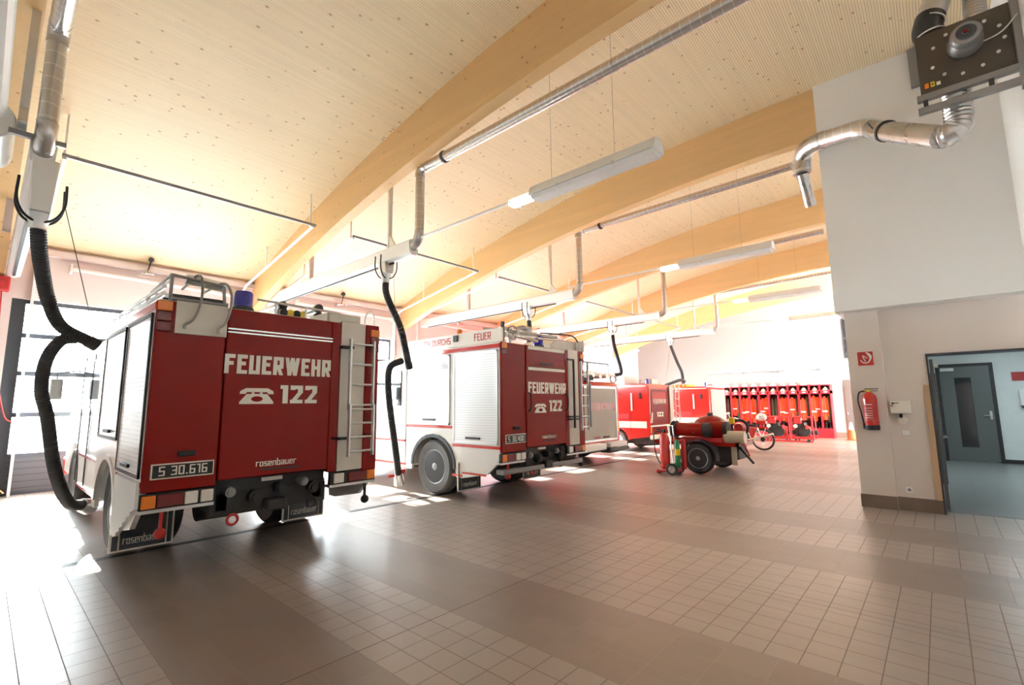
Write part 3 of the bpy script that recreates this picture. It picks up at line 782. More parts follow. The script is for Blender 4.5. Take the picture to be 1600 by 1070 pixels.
        text('rosenbauer', (X(1.02), Y(-.04), 1.0), (1, 0, 0), (0, 0, 1), .42, .07, 'cream', T, .02)
        obj('grab_slot', B(1.06, 1.42, -.048, -.04, .955, .97), 'dark', T)
        for u in (.66, 1.74):
            obj('grab_handle', MB().tube(spline([(X(u), Y(-.04), 1.8), (X(u), Y(-.1), 1.74), (X(u), Y(-.1), 1.54), (X(u), Y(-.04), 1.48)], 5), .014, 8), 'black', T)
        obj('door_latch', B(.26, .42, -.06, -.03, 1.19, 1.24), 'black', T, bevel=.008)
        pl = obj('licence_plate', B(.08, .58, -.045, -.03, .97, 1.115), 'cream', T, bevel=.004)
        obj('plate_field', B(.092, .568, -.048, -.045, .982, 1.103), 'black', pl)
        text('S 30.400', (X(.13), Y(-.048), 1.0), (1, 0, 0), (0, 0, 1), .39, .085, 'cream', pl, .012)
    # corner lights
    for u0, u1 in ((.005, .125), (2.27, 2.395)):
        zt = 2.61 if u0 < 1 else 2.58
        for j, (mt, h) in enumerate((('orange', .1), ('lensred', .1), ('lensred', .1))):
            if not first and j == 2: continue
            obj('corner_lamp', B(u0, u1, -.05, -.028, zt-.1*(j+1)+.008, zt-.1*j), mt, T, bevel=.008)
    # lamp bars
    for a, b_, seq in ((0, .6, ((.01, .12, 'orange'), (.125, .34, 'lensred'), (.345, .455, 'lenswhite'), (.475, .585, 'lenswhite'))),
                       (1.8, 2.4, ((2.275, 2.39, 'orange'), (2.02, 2.27, 'lensred'), (1.84, 1.97, 'lenswhite')))):
        obj('lamp_bar', B(a, b_, -.02, .04, .675, .82), 'black', T, bevel=.006)
        for (p, q, mt) in seq: obj('tail_lamp', B(p, q, -.04, -.02, .69, .805), mt, T, bevel=.012)
        obj('bumper_strip', B(a-.0, b_, -.01, .1, .645, .675), 'alu', T)
    # lamp on stalks
    for u in (.18, 2.28):
        obj('stalk_lamp', MB().box(X(u-.012), X(u+.012), Y(.0), Y(.03), .46, .66).ball((X(u), Y(.01), .45), .05), ('redmat' if u < 1 else 'dark'), T)
    # dark pump bay beneath the door
    rb_ = MB(); B(.62, 1.8, .12, .5, .52, .87, rb_)
    obj('pump_bay', rb_, 'dark', T, bevel=.02)
    for u, z, r_ in ((.75, .74, .05), (1.0, .66, .07), (1.25, .72, .06), (1.5, .76, .05), (1.62, .68, .06)):
        obj('pump_outlet', MB().cyl((X(u), Y(.0), z), (X(u), Y(.14), z), r_, 14).cyl((X(u), Y(-.03), z), (X(u), Y(.01), z), r_*.7, 14), 'grey' if r_ < .06 else 'dark', T)
    obj('type_plate', B(1.08, 1.3, .1, .12, .80, .84), 'lenswhite', T)
    obj('chassis_frame', B(.65, .75, .1, 6.0, .55, .75, B(1.65, 1.75, .1, 6.0, .55, .75, B(.6, 1.8, .1, .2, .5, .72))), 'dark', T)
    obj('tow_shackle', MB().tube([(X(.78)+.05*math.cos(a), Y(.0), .47+.05*math.sin(a)) for a in [PI*i/6 for i in range(13)]], .014, 8, False), 'redmat', T)
    obj('tow_shackle', MB().tube([(X(1.6)+.05*math.cos(a), Y(.0), .52+.05*math.sin(a)) for a in [PI*i/6 for i in range(13)]], .014, 8, False), 'dark', T)
    obj('hitch', B(1.1, 1.3, -.06, .14, .5, .62), 'dark', T, bevel=.02)
    obj('rear_axle', MB().cyl((X(.3), Y(1.7), .48), (X(2.1), Y(1.7), .48), .09, 12).ball((X(1.2), Y(1.7), .48), .2), 'dark', T)
    obj('fuel_tank', MB().cyl((X(.62), Y(.6), .55), (X(1.0), Y(.6), .55), .16, 18), 'dark', T)
    # mudflaps
    for u in (.0, 1.72):
        fl = obj('mudflap', B(u-.03, u+.52, .98, 1.0, .13, .62), 'cream', T)
        obj('flap_field', B(u-.01, u+.04, .972, .98, .15, .6, B(u+.055, u+.445, .972, .98, .15, .6, B(u+.46, u+.5, .972, .98, .15, .6))), 'darkgrey', fl)
        text('rosenbauer', (X(u+.08), Y(.972), .2), (1, 0, 0), (0, 0, 1), .34, .085, 'cream', fl, .01)
    if not first: obj('step_beam', B(.05, 2.3, -.02, .15, .48, .56), 'grey', T, bevel=.01)
    # wheels
    for v in (1.7, 5.1):
        for u, s_ in ((.15+.05*first, -1), (2.25-.05*first, 1)):
            wheel(T, (X(u), Y(v), .49), .49, .27, 0, 'rim', side=s_, tyre='black' if first else 'tyre')
            if v < 2: wheel(T, (X(u-s_*.34), Y(v), .49), .49, .27, 0, 'rim', side=s_, tyre='black')
    # cab
    archf = [(5.1+.6*math.cos(a), .5+.54*math.sin(a)) for a in [PI*i/10 for i in range(0, 11)]]
    cab = [(2.62, 2.48), (2.75, 2.56), (5.6, 2.56), (5.85, 2.45), (6.15, 1.55), (6.2, 1.45), (6.22, .5), (5.74, .5)] + archf + [(4.46, .42), (2.62, .42)]
    cb = MB().prism([(Y(v), z) for v, z in cab], 0, X(.06), X(Wd-.06))
    obj('cab', cb, 'white', T, bevel=.03)
    for xs in ((.04, .06), (Wd-.06, Wd-.04)):
        for v0, v1 in ((2.8, 3.7), (3.85, 4.6), (4.75, 5.7)):
            p = [(v0, 1.6), (v1, 1.6), (v1 if v1 < 5.5 else 5.95, 1.7), (v1-.02 if v1 < 5.5 else 5.75, 2.3), (v0, 2.3)]
            obj('side_window', MB().prism([(Y(v), z) for v, z in p], 0, X(xs[0]), X(xs[1])), 'glassdark', T)
        for z in (.9, .455): obj('red_stripe', B(xs[0], xs[1], 2.62, 4.4, z, z+.035), 'red2', T, smooth=0)
        for v in (3.78, 4.68): obj('door_seam', B(xs[0]+.002, xs[1]-.002+.004*(xs[0] > 1), v-.005, v+.005, .5, 2.4), 'dark', T)
    ws = MB(); ws.prism([(Y(5.9), 2.36), (Y(6.13), 1.62), (Y(6.16), 1.62), (Y(5.93), 2.36)], 0, X(.2), X(Wd-.2)); obj('windscreen', ws, 'glassdark', T)
    obj('front_bumper', B(.05, Wd-.05, 6.15, 6.4, .45, .75), 'red2', T, bevel=.04)
    for u in (.3, 2.1): obj('head_lamp', MB().cyl((X(u), Y(6.2), .95), (X(u), Y(6.26), .95), .1, 18), 'lenswhite', T)
    for s_ in (0, 1):
        u = -.28 if s_ == 0 else Wd+.12
        mr = obj('mirror', B(u, u+.16, 5.6, 5.66, 1.75, 2.1), 'alu', T, bevel=.02)
        obj('mirror_arm', MB().tube([(X(u+.08), Y(5.62), 2.1), (X(u+.08), Y(5.62), 2.2), (X(.1 if s_ == 0 else Wd-.1), Y(5.62), 2.25)], .012, 8), 'black', mr)
    # ---- ladder on the back
    def ladder(u0, u1, z0, z1, v, n, mat_='alu', nm='rear_ladder'):
        b = MB()
        for u in (u0, u1): b.box(X(u)-.012, X(u)+.012, Y(v)-.025, Y(v)+.025, z0, z1)
        L_ = obj(nm, b, mat_, T, bevel=.003)
        for i in range(n):
            z = z0+.06+(z1-z0-.12)*i/(n-1)
            obj('rung', MB().cyl((X(u0), Y(v), z), (X(u1), Y(v), z), .014, 8), mat_, L_)
        return L_
    if first:
        L_ = ladder(1.95, 2.27, 1.55, 2.42, -.12, 4)
        L2_ = ladder(1.95, 2.27, 1.0, 1.62, -.145, 4)
        each('bracket', [B(1.85, 2.0, -.12, -.02, z, z+.03) for z in (1.2, 2.3)] + [B(2.2, 2.3, -.12, -.02, z, z+.03) for z in (1.22, 2.35)], 'dark', T)
    else:
        obj('rear_rack', B(1.9, 1.93, -.14, -.11, 1.15, 2.45, B(1.72, 1.93, -.14, -.11, 2.42, 2.45)), 'dark', T)
        L_ = ladder(2.1, 2.34, 1.1, 2.42, -.16, 7)
        each('bracket', [B(1.8, 2.1, -.12, -.02, z, z+.025) for z in (1.3, 1.35)], 'dark', T)
        obj('ladder_stile', B(2.36, 2.40, -.2, -.15, 1.15, 2.0), 'grey', T)
    # ---- roof
    obj('roof', B(.03, Wd-.03, .0, 2.5, 2.6, 2.63), 'checker', T)
    obj('rear_hoop', MB().tube(spline([(X(2.2), Y(.0), 2.63), (X(2.22), Y(.0), 2.76), (X(2.27), Y(.0), 2.82), (X(2.33), Y(.0), 2.76), (X(2.34), Y(.0), 2.62)], 5), .012, 8), 'alu', T)
    if first:
        # rack with rescue gear
        rk = MB()
        for (a, b_) in (((.1, -.02, 2.63), (.1, -.02, 2.88)), ((.1, -.02, 2.88), (.55, -.02, 2.84)), ((.55, -.02, 2.84), (.57, -.02, 2.64)), ((.1, -.02, 2.65), (.6, -.02, 2.65)), ((.1, -.02, 2.88), (.12, .9, 2.86)), ((.12, .9, 2.86), (.6, .9, 2.84)), ((.12, .9, 2.86), (.12, .9, 2.63))):
            rk.cyl((X(a[0]), Y(a[1]), a[2]), (X(b_[0]), Y(b_[1]), b_[2]), .016, 8)
        rr_ = obj('roof_rack', rk, 'grey', T)
        obj('hook_tube', MB().tube(spline([(X(.33), Y(.6), 2.88), (X(.32), Y(.0), 2.92), (X(.34), Y(-.1), 2.8), (X(.33), Y(-.11), 2.6), (X(.28), Y(-.12), 2.45), (X(.22), Y(-.12), 2.39), (X(.21), Y(-.12), 2.35)], 6), .013, 8), 'grey', rr_)
        obj('hook_tube', MB().tube(spline([(X(.52), Y(.6), 2.86), (X(.55), Y(.0), 2.88), (X(.6), Y(-.1), 2.76), (X(.6), Y(-.11), 2.6), (X(.56), Y(-.12), 2.45), (X(.5), Y(-.12), 2.38), (X(.5), Y(-.12), 2.33)], 6), .013, 8), 'grey', rr_)
        obj('drum', MB().cyl((X(.25), Y(.15), 2.9), (X(.62), Y(.15), 2.87), .055, 14), 'alu', rr_)
        obj('rack_slats', B(.12, .6, .1, .14, 2.7, 2.72, B(.12, .6, .35, .4, 2.7, 2.72, B(.12, .6, .6, .65, 2.7, 2.72, B(.12, .6, -.03, .05, 2.635, 2.67)))), 'dark', rr_)
        # roof ladder along the left edge
        rl = MB()
        for z, u in ((2.70, .06), (2.77, .06)): rl.cyl((X(u), Y(.05), z), (X(u), Y(3.6), z), .022, 8)
        ro_ = obj('roof_ladder', rl, 'alu', T)
        for i in range(9): obj('rung', B(.04, .5, .3+.38*i, .33+.38*i, 2.72, 2.745), 'alu', ro_)
        # horizontal bar and suction tubes
        br = obj('roof_rail', MB().cyl((X(.88), Y(-.02), 2.76), (X(1.85), Y(-.02), 2.735), .013, 8), 'alu', T)
        for u in (1.08, 1.42): obj('rail_post', MB().cyl((X(u), Y(-.02), 2.63), (X(u), Y(-.02), 2.75), .012, 8), 'alu', br)
        for u, z in ((1.60, 2.86), (1.60, 2.94), (2.0, 2.82), (2.0, 2.93)):
            q = 1.0 if u < 1.9 else .8
            o_ = obj('suction_tube', MB().cyl((X(u-.05), Y(q), z), (X(u-.05), Y(q+1.6), z), .05, 14), 'alu', T)
            obj('tube_cap', MB().cyl((X(u-.05), Y(q-.05), z), (X(u-.05), Y(q), z), .058, 14), 'dark', o_)
        obj('tube_cradle', B(1.4, 2.1, 1.3, 1.35, 2.63, 2.8, B(1.4, 2.1, 2.0, 2.05, 2.63, 2.8)), 'grey', T)
        obj('roof_box', B(1.75, 2.2, .1, .6, 2.63, 2.76), 'checker', T, bevel=.01)
        for u, mt in ((1.22, 'black'), (1.3, 'yellow'), (1.37, 'black'), (1.45, 'yellow')):
            obj('hose_coupling', MB().cyl((X(u), Y(.1), 2.68), (X(u), Y(.2), 2.68), .045, 12), mt, T)
        bc = (X(.80), Y(.15))
    else:
        for u0, u1 in ((-.01, .02), (Wd-.02, Wd+.01)): obj('side_board', B(u0, u1, -.06, 2.7, 2.63, 2.86), 'cream', T, bevel=.004)
        text('FEUER', (X(-.0101), Y(.6), 2.685), (0, -1, 0), (0, 0, 1), .4, .125, 'red2', T, .02)
        text('NUR EUCH DURCHS', (X(-.0101), Y(2.5), 2.69), (0, -1, 0), (0, 0, 1), 1.28, .115, 'red2', T, .015)
        obj('board_clip', B(-.04, -.01, 1.02, 1.12, 2.72, 2.83), 'dark', T)
        obj('board_clip', B(-.04, -.01, 2.55, 2.62, 2.72, 2.83), 'dark', T)
        obj('beacon_amber', MB().lathe([(.05, 0), (.05, .06), (.03, .09)], (X(.1), Y(1.1), 2.87), 2, 14), 'orange', T)
        g_ = MB()
        gear = [((.15, .0, 2.86), (.95, .25, 2.90), .03), ((.15, .3, 2.80), (1.3, .15, 2.82), .035), ((.3, -.05, 2.75), (1.1, .1, 2.74), .03), ((.6, .5, 2.9), (1.7, .1, 2.87), .035), ((.2, .6, 2.93), (.9, -.05, 2.84), .025), ((.9, -.05, 2.76), (1.6, .0, 2.80), .02)]
        for a, b_, r_ in gear:
            o_ = obj('roof_pipe', MB().cyl((X(a[0]), Y(a[1]), a[2]), (X(b_[0]), Y(b_[1]), b_[2]), r_, 10), 'galv', T)
        obj('rack_post', B(.02, .06, -.05, .0, 2.63, 2.96), 'dark', T)
        obj('coiled_pipe', MB().tube([(X(.3)+.13*math.cos(a), Y(-.02), 2.80+.11*math.sin(a)) for a in [PI*i/8 for i in range(17)]], .018, 8, False), 'galv', T)
        obj('monitor', MB().tube(spline([(X(.7), Y(.4), 2.63), (X(.7), Y(.4), 2.85), (X(.85), Y(.3), 2.98), (X(1.05), Y(.2), 2.96)], 5), .05, 12), 'galv', T)
        obj('roof_box', MB().prism([(X(1.5), 2.63), (X(2.3), 2.63), (X(2.3), 2.84), (X(1.7), 2.84), (X(1.5), 2.72)], 1, Y(.1), Y(.9)), 'checker', T, bevel=.01)
        obj('hose_line', MB().tube(spline([(X(1.2), Y(.1), 2.9), (X(1.7), Y(.05), 2.93), (X(2.1), Y(.0), 2.92), (X(2.2), Y(-.05), 2.8)], 6), .014, 8), 'dark', T)
        bc = (X(1.25), Y(.2))
    bs = obj('beacon_base', MB().lathe([(.11, 0), (.11, .04), (.095, .055)], (bc[0], bc[1], 2.63), 2, 24), 'black', T)
    obj('beacon', MB().lathe([(.095, .055), (.098, .2), (.085, .225), (.04, .235)], (bc[0], bc[1], 2.63), 2, 28), 'blue', T)
    return T

fire_truck(1.03, 5.45, 'red-backed fire truck parked nearest the camera, blue beacon and ladder on its rear', True)
fire_truck(5.60, 5.28, 'second fire truck with white roller shutter side, slogan board along its roof edge', False)

# ------------------------------------------------------------------ smaller vehicles
def small_vehicle(x0, y0, w, L, h, label, kind, name='fire_van'):
    T = thing(name, label, 'fire van', (x0+w/2, y0+L/2, 0))
    def B(u0, u1, v0, v1, z0, z1, b=None): return (b or MB()).box(x0+u0, x0+u1, y0+v0, y0+v1, z0, z1)
    wr = .35 if kind != 'truck' else .42
    vr = 1.25; vf = L-1.0
    def ar(c): return [(y0+c+(wr+.09)*math.cos(a), wr+.0+(wr+.07)*math.sin(a)) for a in [PI*i/10 for i in range(11)]]
    body = [(y0, h-.12), (y0+.1, h), (y0+L-1.3, h), (y0+L-1.1, h-.08), (y0+L-.35, 1.25), (y0+L-.02, 1.05), (y0+L, .38), (y0+vf+wr+.12, .36)] + ar(vf) + [(y0+vf-wr-.12, .36), (y0+vr+wr+.12, .36)] + ar(vr) + [(y0+vr-wr-.12, .4), (y0, .5)]
    obj('body', MB().prism(body, 0, x0, x0+w), 'red2', T, bevel=.05)
    ufl = .62 if kind == 'truck' else .6
    for s_, xs in ((-1, (-.006, .001)), (1, (w-.001, w+.006))):
        if kind == 'truck': continue
        obj('white_stripe', B(xs[0], xs[1], .12, L-1.2, .78, 1.0), 'cream', T)
    for v in (vr, vf):
        for u, s_ in ((.12, -1), (w-.12, 1)): wheel(T, (x0+u, y0+v, wr), wr, .22, 0, 'lampoff' if kind != 'truck' else 'rim', side=s_)
    ws = MB().prism([(y0+L-1.07, h-.14), (y0+L-.42, 1.32), (y0+L-.38, 1.32), (y0+L-1.03, h-.14)], 0, x0+.15, x0+w-.15); obj('windscreen', ws, 'glassdark', T)
    for xs in ((-.005, .002), (w-.002, w+.005)):
        obj('side_window', MB().prism([(y0+L-2.1, 1.35), (y0+L-.6, 1.35), (y0+L-1.15, h-.2), (y0+L-2.1, h-.2)], 0, x0+xs[0], x0+xs[1]), 'glassdark', T)
    obj('underbody', B(.2, w-.2, .2, L-.3, .25, .5), 'dark', T)
    if kind == 'truck':
        # rear roller shutter vehicle
        sh = obj('roller_shutter', B(.22, w-.2, -.02, .0, .62, 2.02), ribbed('grey_beige_shutter', (.36, .325, .28), 2, .05, .45, .1, .4, .8), T)
        fr = B(.18, .22, -.03, .0, .58, 2.06, B(w-.2, w-.16, -.03, .0, .58, 2.06, B(.18, w-.16, -.03, .0, 2.02, 2.08, B(.18, w-.16, -.03, 0, .58, .63)))); obj('shutter_frame', fr, 'alu', T)
        text('FEUERWEHR', (x0+.55, y0-.02, 1.42), (1, 0, 0), (0, 0, 1), 1.35, .2, 'red2', sh, .02)
        obj('label_strip', B(.8, 1.1, -.025, -.02, .66, .70), 'redmat', sh); obj('label_strip', B(1.25, 1.6, -.025, -.02, .66, .70), 'black', sh)
        obj('rear_bumper', B(.05, w*.48, -.25, .0, .36, .54), 'white', T, bevel=.03)
        obj('rear_bumper', B(w*.58, w+.0, -.25, .0, .36, .54), 'white', T, bevel=.03)
        obj('tow_coupling', B(w*.48, w*.7, -.35, .0, .28, .42), 'dark', T, bevel=.04)
        obj('tow_coupling', MB().cyl((x0+w*.5, y0-.3, .34), (x0+w*.95, y0-.3, .36), .06, 12), 'dark', T)
        for u in (.02, w-.15): obj('tail_lamp', B(u, u+.12, -.02, .01, .8, 1.1), 'orange', T, bevel=.01)
        obj('step_hoop', MB().tube([(x0+w+.03, y0+.0+.09*math.cos(a), 1.83+.09*math.sin(a)) for a in [PI*i/6 for i in range(13)]], .01, 6, False), 'dark', T)
        # roof load
        for i in range(4): obj('roof_pipe', MB().cyl((x0+.3+.35*i, y0-.15, h+.12+.03*(i % 2)), (x0+.5+.35*i, y0+1.8, h+.14), .06, 12), 'alu', T)
        for i in range(5): obj('roof_pipe', MB().cyl((x0+.15, y0+.1+.25*i, h+.26), (x0+w-.1, y0+.15+.25*i, h+.22+.02*(i % 3)), .05, 12), 'aluwhite', T)
        obj('roof_load_crate', B(.2, .9, .0, .5, h, h+.16), 'dark', T, bevel=.02)
        obj('coil', MB().tube([(x0+w-.35+.16*math.cos(a), y0-.05, h+.08+.1*math.sin(a)) for a in [PI*i/8 for i in range(17)]], .03, 8, False), 'galv', T)
    else:
        obj('door_seam', B(-.008, .0, .7, .712, .55, h-.15), 'lockred', T)
        obj('pale_strip', B(-.03, 0, .6, .66, 1.35, 1.95), 'cream', T, bevel=.01)  # pale upright strip on the van's side
        obj('side_latch', B(-.03, 0, .28, .36, 1.75, 1.95), 'black', T, bevel=.01)
        obj('side_panel_lid', B(-.008, .0, .75, 1.35, 1.08, 1.25), 'redmat', T)
        obj('drip_rail', B(-.015, .0, .1, L-1.3, h-.09, h-.06), 'cream', T)
        if kind == 'van4':
            sign = obj('sign_panel', B(-.008, 0, 1.55, 2.15, 1.52, 1.7), 'cream', T)
            text('122', (x0-.0081, y0+2.05, 1.55), (0, -1, 0), (0, 0, 1), .4, .11, 'red2', sign, .02)
            obj('rear_door', B(.12, w-.12, -.015, .01, .55, h-.18), 'red', T, bevel=.02)
            obj('rear_window', B(.2, w-.6, -.02, -.014, 1.62, 1.98), 'redmat', T)
            text('FEUERWEHR', (x0+.25, y0-.022, 1.58), (1, 0, 0), (0, 0, 1), 1.0, .16, 'cream', T, .02)
            text('122', (x0+.5, y0-.022, 1.15), (1, 0, 0), (0, 0, 1), .5, .15, 'cream', T, .03)
            obj('rear_stripe', B(.0, w, -.022, -.012, .82, .87), 'cream', T)
            obj('rear_stripe', MB().prism([(x0+0, .95), (x0+.12, 1.3), (x0+.2, 1.3), (x0+.14, .95)], 1, y0-.022, y0-.01), 'cream', T)
            obj('ladder_backing', B(w-.35, w-.05, -.06, -.02, .45, h-.05), 'checker', T)
            L_ = obj('rear_ladder', B(w-.1, w-.07, -.16, -.12, .6, h, B(w+.22, w+.25, -.16, -.12, .6, h)), 'alu', T)
            for i in range(6): obj('rung', MB().cyl((x0+w-.1, y0-.14, .7+.26*i), (x0+w+.24, y0-.14, .7+.26*i), .014, 8), 'alu', L_)
            obj('roof_crate', B(.25, 1.3, 1.0, 2.2, h, h+.32), 'white', T, bevel=.02)
            obj('roof_crate', B(.9, 1.4, .3, .8, h, h+.2), 'white', T, bevel=.02)
        else:
            obj('drip_rail', B(-.02, w, -.02, .1, h-.03, h+.01), 'cream', T)
            obj('rear_shutter', B(.15, w-.12, -.02, .0, .6, h-.12), ribbed('beige_shutter', (.27, .24, .21), 2, .05, .45, .1, .4, .8), T)
            obj('reflector', MB().cyl((x0-.02, y0+1.5, 1.28), (x0, y0+1.5, 1.28), .05, 12), 'cream', T)
            for i in range(5): obj('folded_hose', B(.5, 1.2, 1.0+.16*i, 1.13+.16*i, h, h+.12), 'hose', T, bevel=.03)
            obj('roof_coil', MB().tube([(x0+.3+.25*math.cos(a), y0+3.2+.2*math.sin(a), h+.1+.06*math.cos(a)) for a in [PI*i/8 for i in range(17)]], .05, 8, False), 'galv', T)
            obj('roof_pipe', MB().cyl((x0+1.2, y0+.2, h+.1), (x0+1.6, y0+.5, h+.14), .06, 12), 'alu', T)
            obj('roof_pipe', MB().cyl((x0+1.2, y0+.6, h+.12), (x0+1.8, y0+.3, h+.1), .04, 12), 'alu', T)
        obj('beacon', MB().lathe([(.07, 0), (.07, .17), (.05, .19)], (x0+w*.5-.2, y0+.4, h), 2, 18), 'blue', T)
        obj('rear_bumper', B(0, w, -.08, .03, .42, .56), 'cream', T, bevel=.02)
        for u in (.01, w-.1): obj('tail_lamp', B(u, u+.09, -.02, .02, .62, .85), 'orange', T, bevel=.01)
    return T
small_vehicle(10.35, 7.05, 2.2, 5.0, 2.22, 'small red truck with beige rear roller shutter and metal pipes on its roof', 'truck', 'equipment_truck')
small_vehicle(14.75, 7.15, 1.85, 4.6, 2.25, 'red van with white sill stripe and pale crates on the roof', 'van4')
small_vehicle(19.45, 6.85, 1.95, 4.8, 2.25, 'farthest red van, yellow folded hose and blue beacon on its roof', 'van5')

# ------------------------------------------------------------------ fan unit and silver collector duct
FX, FY0, FY1, FZ0, FZ1 = 6.95, -.99, -.17, 5.08, 5.82
fan = thing('exhaust_fan', 'dark square exhaust fan plate with round motor, high on the right wall', 'exhaust fan', (FX, -.58, 5.0))
obj('fan_plate', MB().box(FX, FX+.03, FY0, FY1, FZ0, FZ1), 'platebrown', fan, bevel=.004)
obj('fan_housing', MB().lathe([(.34, .03), (.34, .22), (.3, .26)], (FX, -.58, 5.45), 0, 36), 'dark', fan)
mot = obj('motor', MB().lathe([(.15, 0), (.15, -.06), (.125, -.10), (.11, -.12), (.11, -.14), (.13, -.15), (.135, -.20), (.12, -.235), (.09, -.245)], (FX, -.58, 5.52), 0, 32), 'grey', fan)
obj('motor_cap', MB().lathe([(.085, -.245), (.08, -.25), (.035, -.25), (.03, -.258)], (FX, -.58, 5.52), 0, 28), 'darkgrey', mot)
obj('motor_badge', MB().box(FX-.262, FX-.258, -.6, -.56, 5.5, 5.54), 'lensred', mot)
for i in range(11):
    a = PI*(.12+1.9*i/11)+PI*.05
    obj('bolt', MB().cyl((FX-.012, -.58+.30*math.cos(a), 5.47+.28*math.sin(a)), (FX, -.58+.30*math.cos(a), 5.47+.28*math.sin(a)), .018, 10), 'lenswhite', fan)
for j, mt in enumerate(('orange', 'yellow', 'cream')):
    st_ = obj('sticker', MB().box(FX-.003, FX, FY1-.075-.05*j, FY1-.04-.05*j, 5.16, 5.22 if j < 2 else 5.2), mt, fan)
    if j == 1: obj('mark', MB().cyl((FX-.005, FY1-.107, 5.19), (FX-.003, FY1-.107, 5.19), .01, 12), 'black', st_)
rb2 = MB(); 
for z in (5.0, 4.86): rb2.box(FX-.08, FX-.03, -1.0, -.12, z, z+.065)
each('support_rail', [MB().box(FX-.07, FX+.0, WY+.002, -.13, 5.0, 5.07), MB().box(FX-.07, FX-.0, WY+.002, -.13, 4.85, 4.92)], 'grey', fan, bevel=.004)
each('rail_spacer', [MB().box(FX-.06, FX-.02, y, y+.04, 4.92, 5.0) for y in (-.22, -.75)], 'dark', fan)
obj('wall_channel', MB().box(FX-.08, FX-.0, WY+.002, WY+.06, 4.8, 6.6), 'grey', fan)
obj('motor_cable', MB().tube(spline([(FX-.05, -.70, 5.45), (FX-.1, -.85, 5.46), (FX-.08, -.98, 5.6)], 6), .008, 6), 'lenswhite', fan)
# outlet above the fan
so1 = thing('outlet_duct', 'black and silver round duct leaving the top of the fan', 'duct', (FX+.12, -.35, 5.85))
obj('sleeve', MB().tube(spline([(FX+.16, -.32, 5.8), (FX+.16, -.30, 5.95), (FX+.2, -.34, 6.12)], 6), .145, 24), 'black', so1)
obj('outlet_pipe', MB().cyl((FX+.2, -.34, 6.1), (FX+.35, -.5, 6.6), .14, 20), 'galv', so1)
each('clamp_band', [MB().cyl((FX+.16, -.315, 5.86), (FX+.16, -.313, 5.875), .152, 24), MB().cyl((FX+.19, -.33, 6.05), (FX+.193, -.335, 6.065), .152, 24)], 'alu', so1)
so2 = tag(obj('flexible_duct', corrugated(MB(), [(FX+.3, -.72, 5.7), (FX+.32, -.72, 6.0), (FX+.4, -.75, 6.4)], .1, .04, .05, 18), 'galv'), 'silver flexible duct rising behind the fan plate', 'duct')
# intake
col = thing('collector_duct', 'large silver spiral duct running across the white block to the fan', 'duct', (8.2, .4, 5.2))
obj('flexible_section', corrugated(MB(), [(FX+.12, -.46, 5.1), (FX+.12, -.46, 4.85), (FX+.12, -.45, 4.68), (FX+.12, -.38, 4.6), (FX+.16, -.28, 4.6)], .125, .045, .06, 22), 'galv', col)
Dp = [(7.1, -.30, 4.60), (7.9, .22, 5.25), (8.15, .36, 5.46), (8.33, .52, 5.60), (8.72, 1.0, 5.80), (8.85, 1.17, 5.84), (8.98, 1.30, 5.84), (9.1, 1.38, 5.74), (9.12, 1.40, 5.5)]
obj('duct_run', MB().tube(spline(Dp[:3], 4), .125, 24), 'galv', col)
obj('duct_run', MB().tube(spline(Dp[2:5], 5), .13, 24), spiral_duct(1, .12), col)
obj('elbow', MB().tube(spline(Dp[4:], 5), .14, 24), 'galv', col)
obj('clamp_band', MB().tube([(7.85, .187, 5.21), (7.88, .207, 5.235)], .14, 24), 'dark', col)
obj('hanger_rod', MB().cyl((7.87, .33, 5.3), (7.87, .38, 5.42), .008, 8), 'dark', col)
obj('down_pipe', MB().cyl((9.12, 1.40, 5.5), (9.4, 1.36, 5.0), .09, 18), 'galv', col)
obj('collar', MB().cyl((9.12, 1.40, 5.55), (9.12, 1.40, 5.51), .15, 24), 'alu', col)
obj('side_branch', MB().cyl((9.12, 1.42, 5.76), (9.75, 1.6, 5.98), .085, 18), 'galv', col)
tag(obj('ceiling_bracket', MB().box(8.86, 8.94, -.30, -.12, 6.25, 6.85), 'grey'), 'grey metal flat bracket on the ceiling above the fan', 'bracket')

# ------------------------------------------------------------------ pier fittings
X0 = WX
sg = thing('extinguisher_sign', 'red fire hose sign with white symbol on the pier above the extinguisher', 'sign', (X0-.01, .81, 2.24))
obj('sign_board', MB().box(X0-.008, X0-.001, .70, .912, 2.145, 2.375), 'redmat', sg)
for q in ((.70, .912, 2.145, 2.152), (.70, .912, 2.368, 2.375), (.70, .707, 2.145, 2.375), (.905, .912, 2.145, 2.375)):
    obj('sign_border', MB().box(X0-.009, X0-.0075, *q), 'cream', sg, smooth=0)
yc, zc = .808, 2.262
rp_ = [(X0-.0105, yc+.062*math.cos(a), zc+.072*math.sin(a)) for a in [PI*(.65+1.25*i/14) for i in range(15)]]
obj('hose_symbol', MB().tube(rp_, .0085, 6).tube([(X0-.0105, yc-.075*math.cos(a)*1.0, zc+.02+.07*math.sin(a)) for a in [PI*(-.25+.7*i/8) for i in range(9)]], .009, 6).tube([(X0-.0105, yc+.03, zc+.04), (X0-.0105, yc+.0, zc-.05)], .008, 6).tube([(X0-.0105, yc+.03, zc+.05), (X0-.0105, yc-.03, zc)], .006, 6), 'cream', sg)

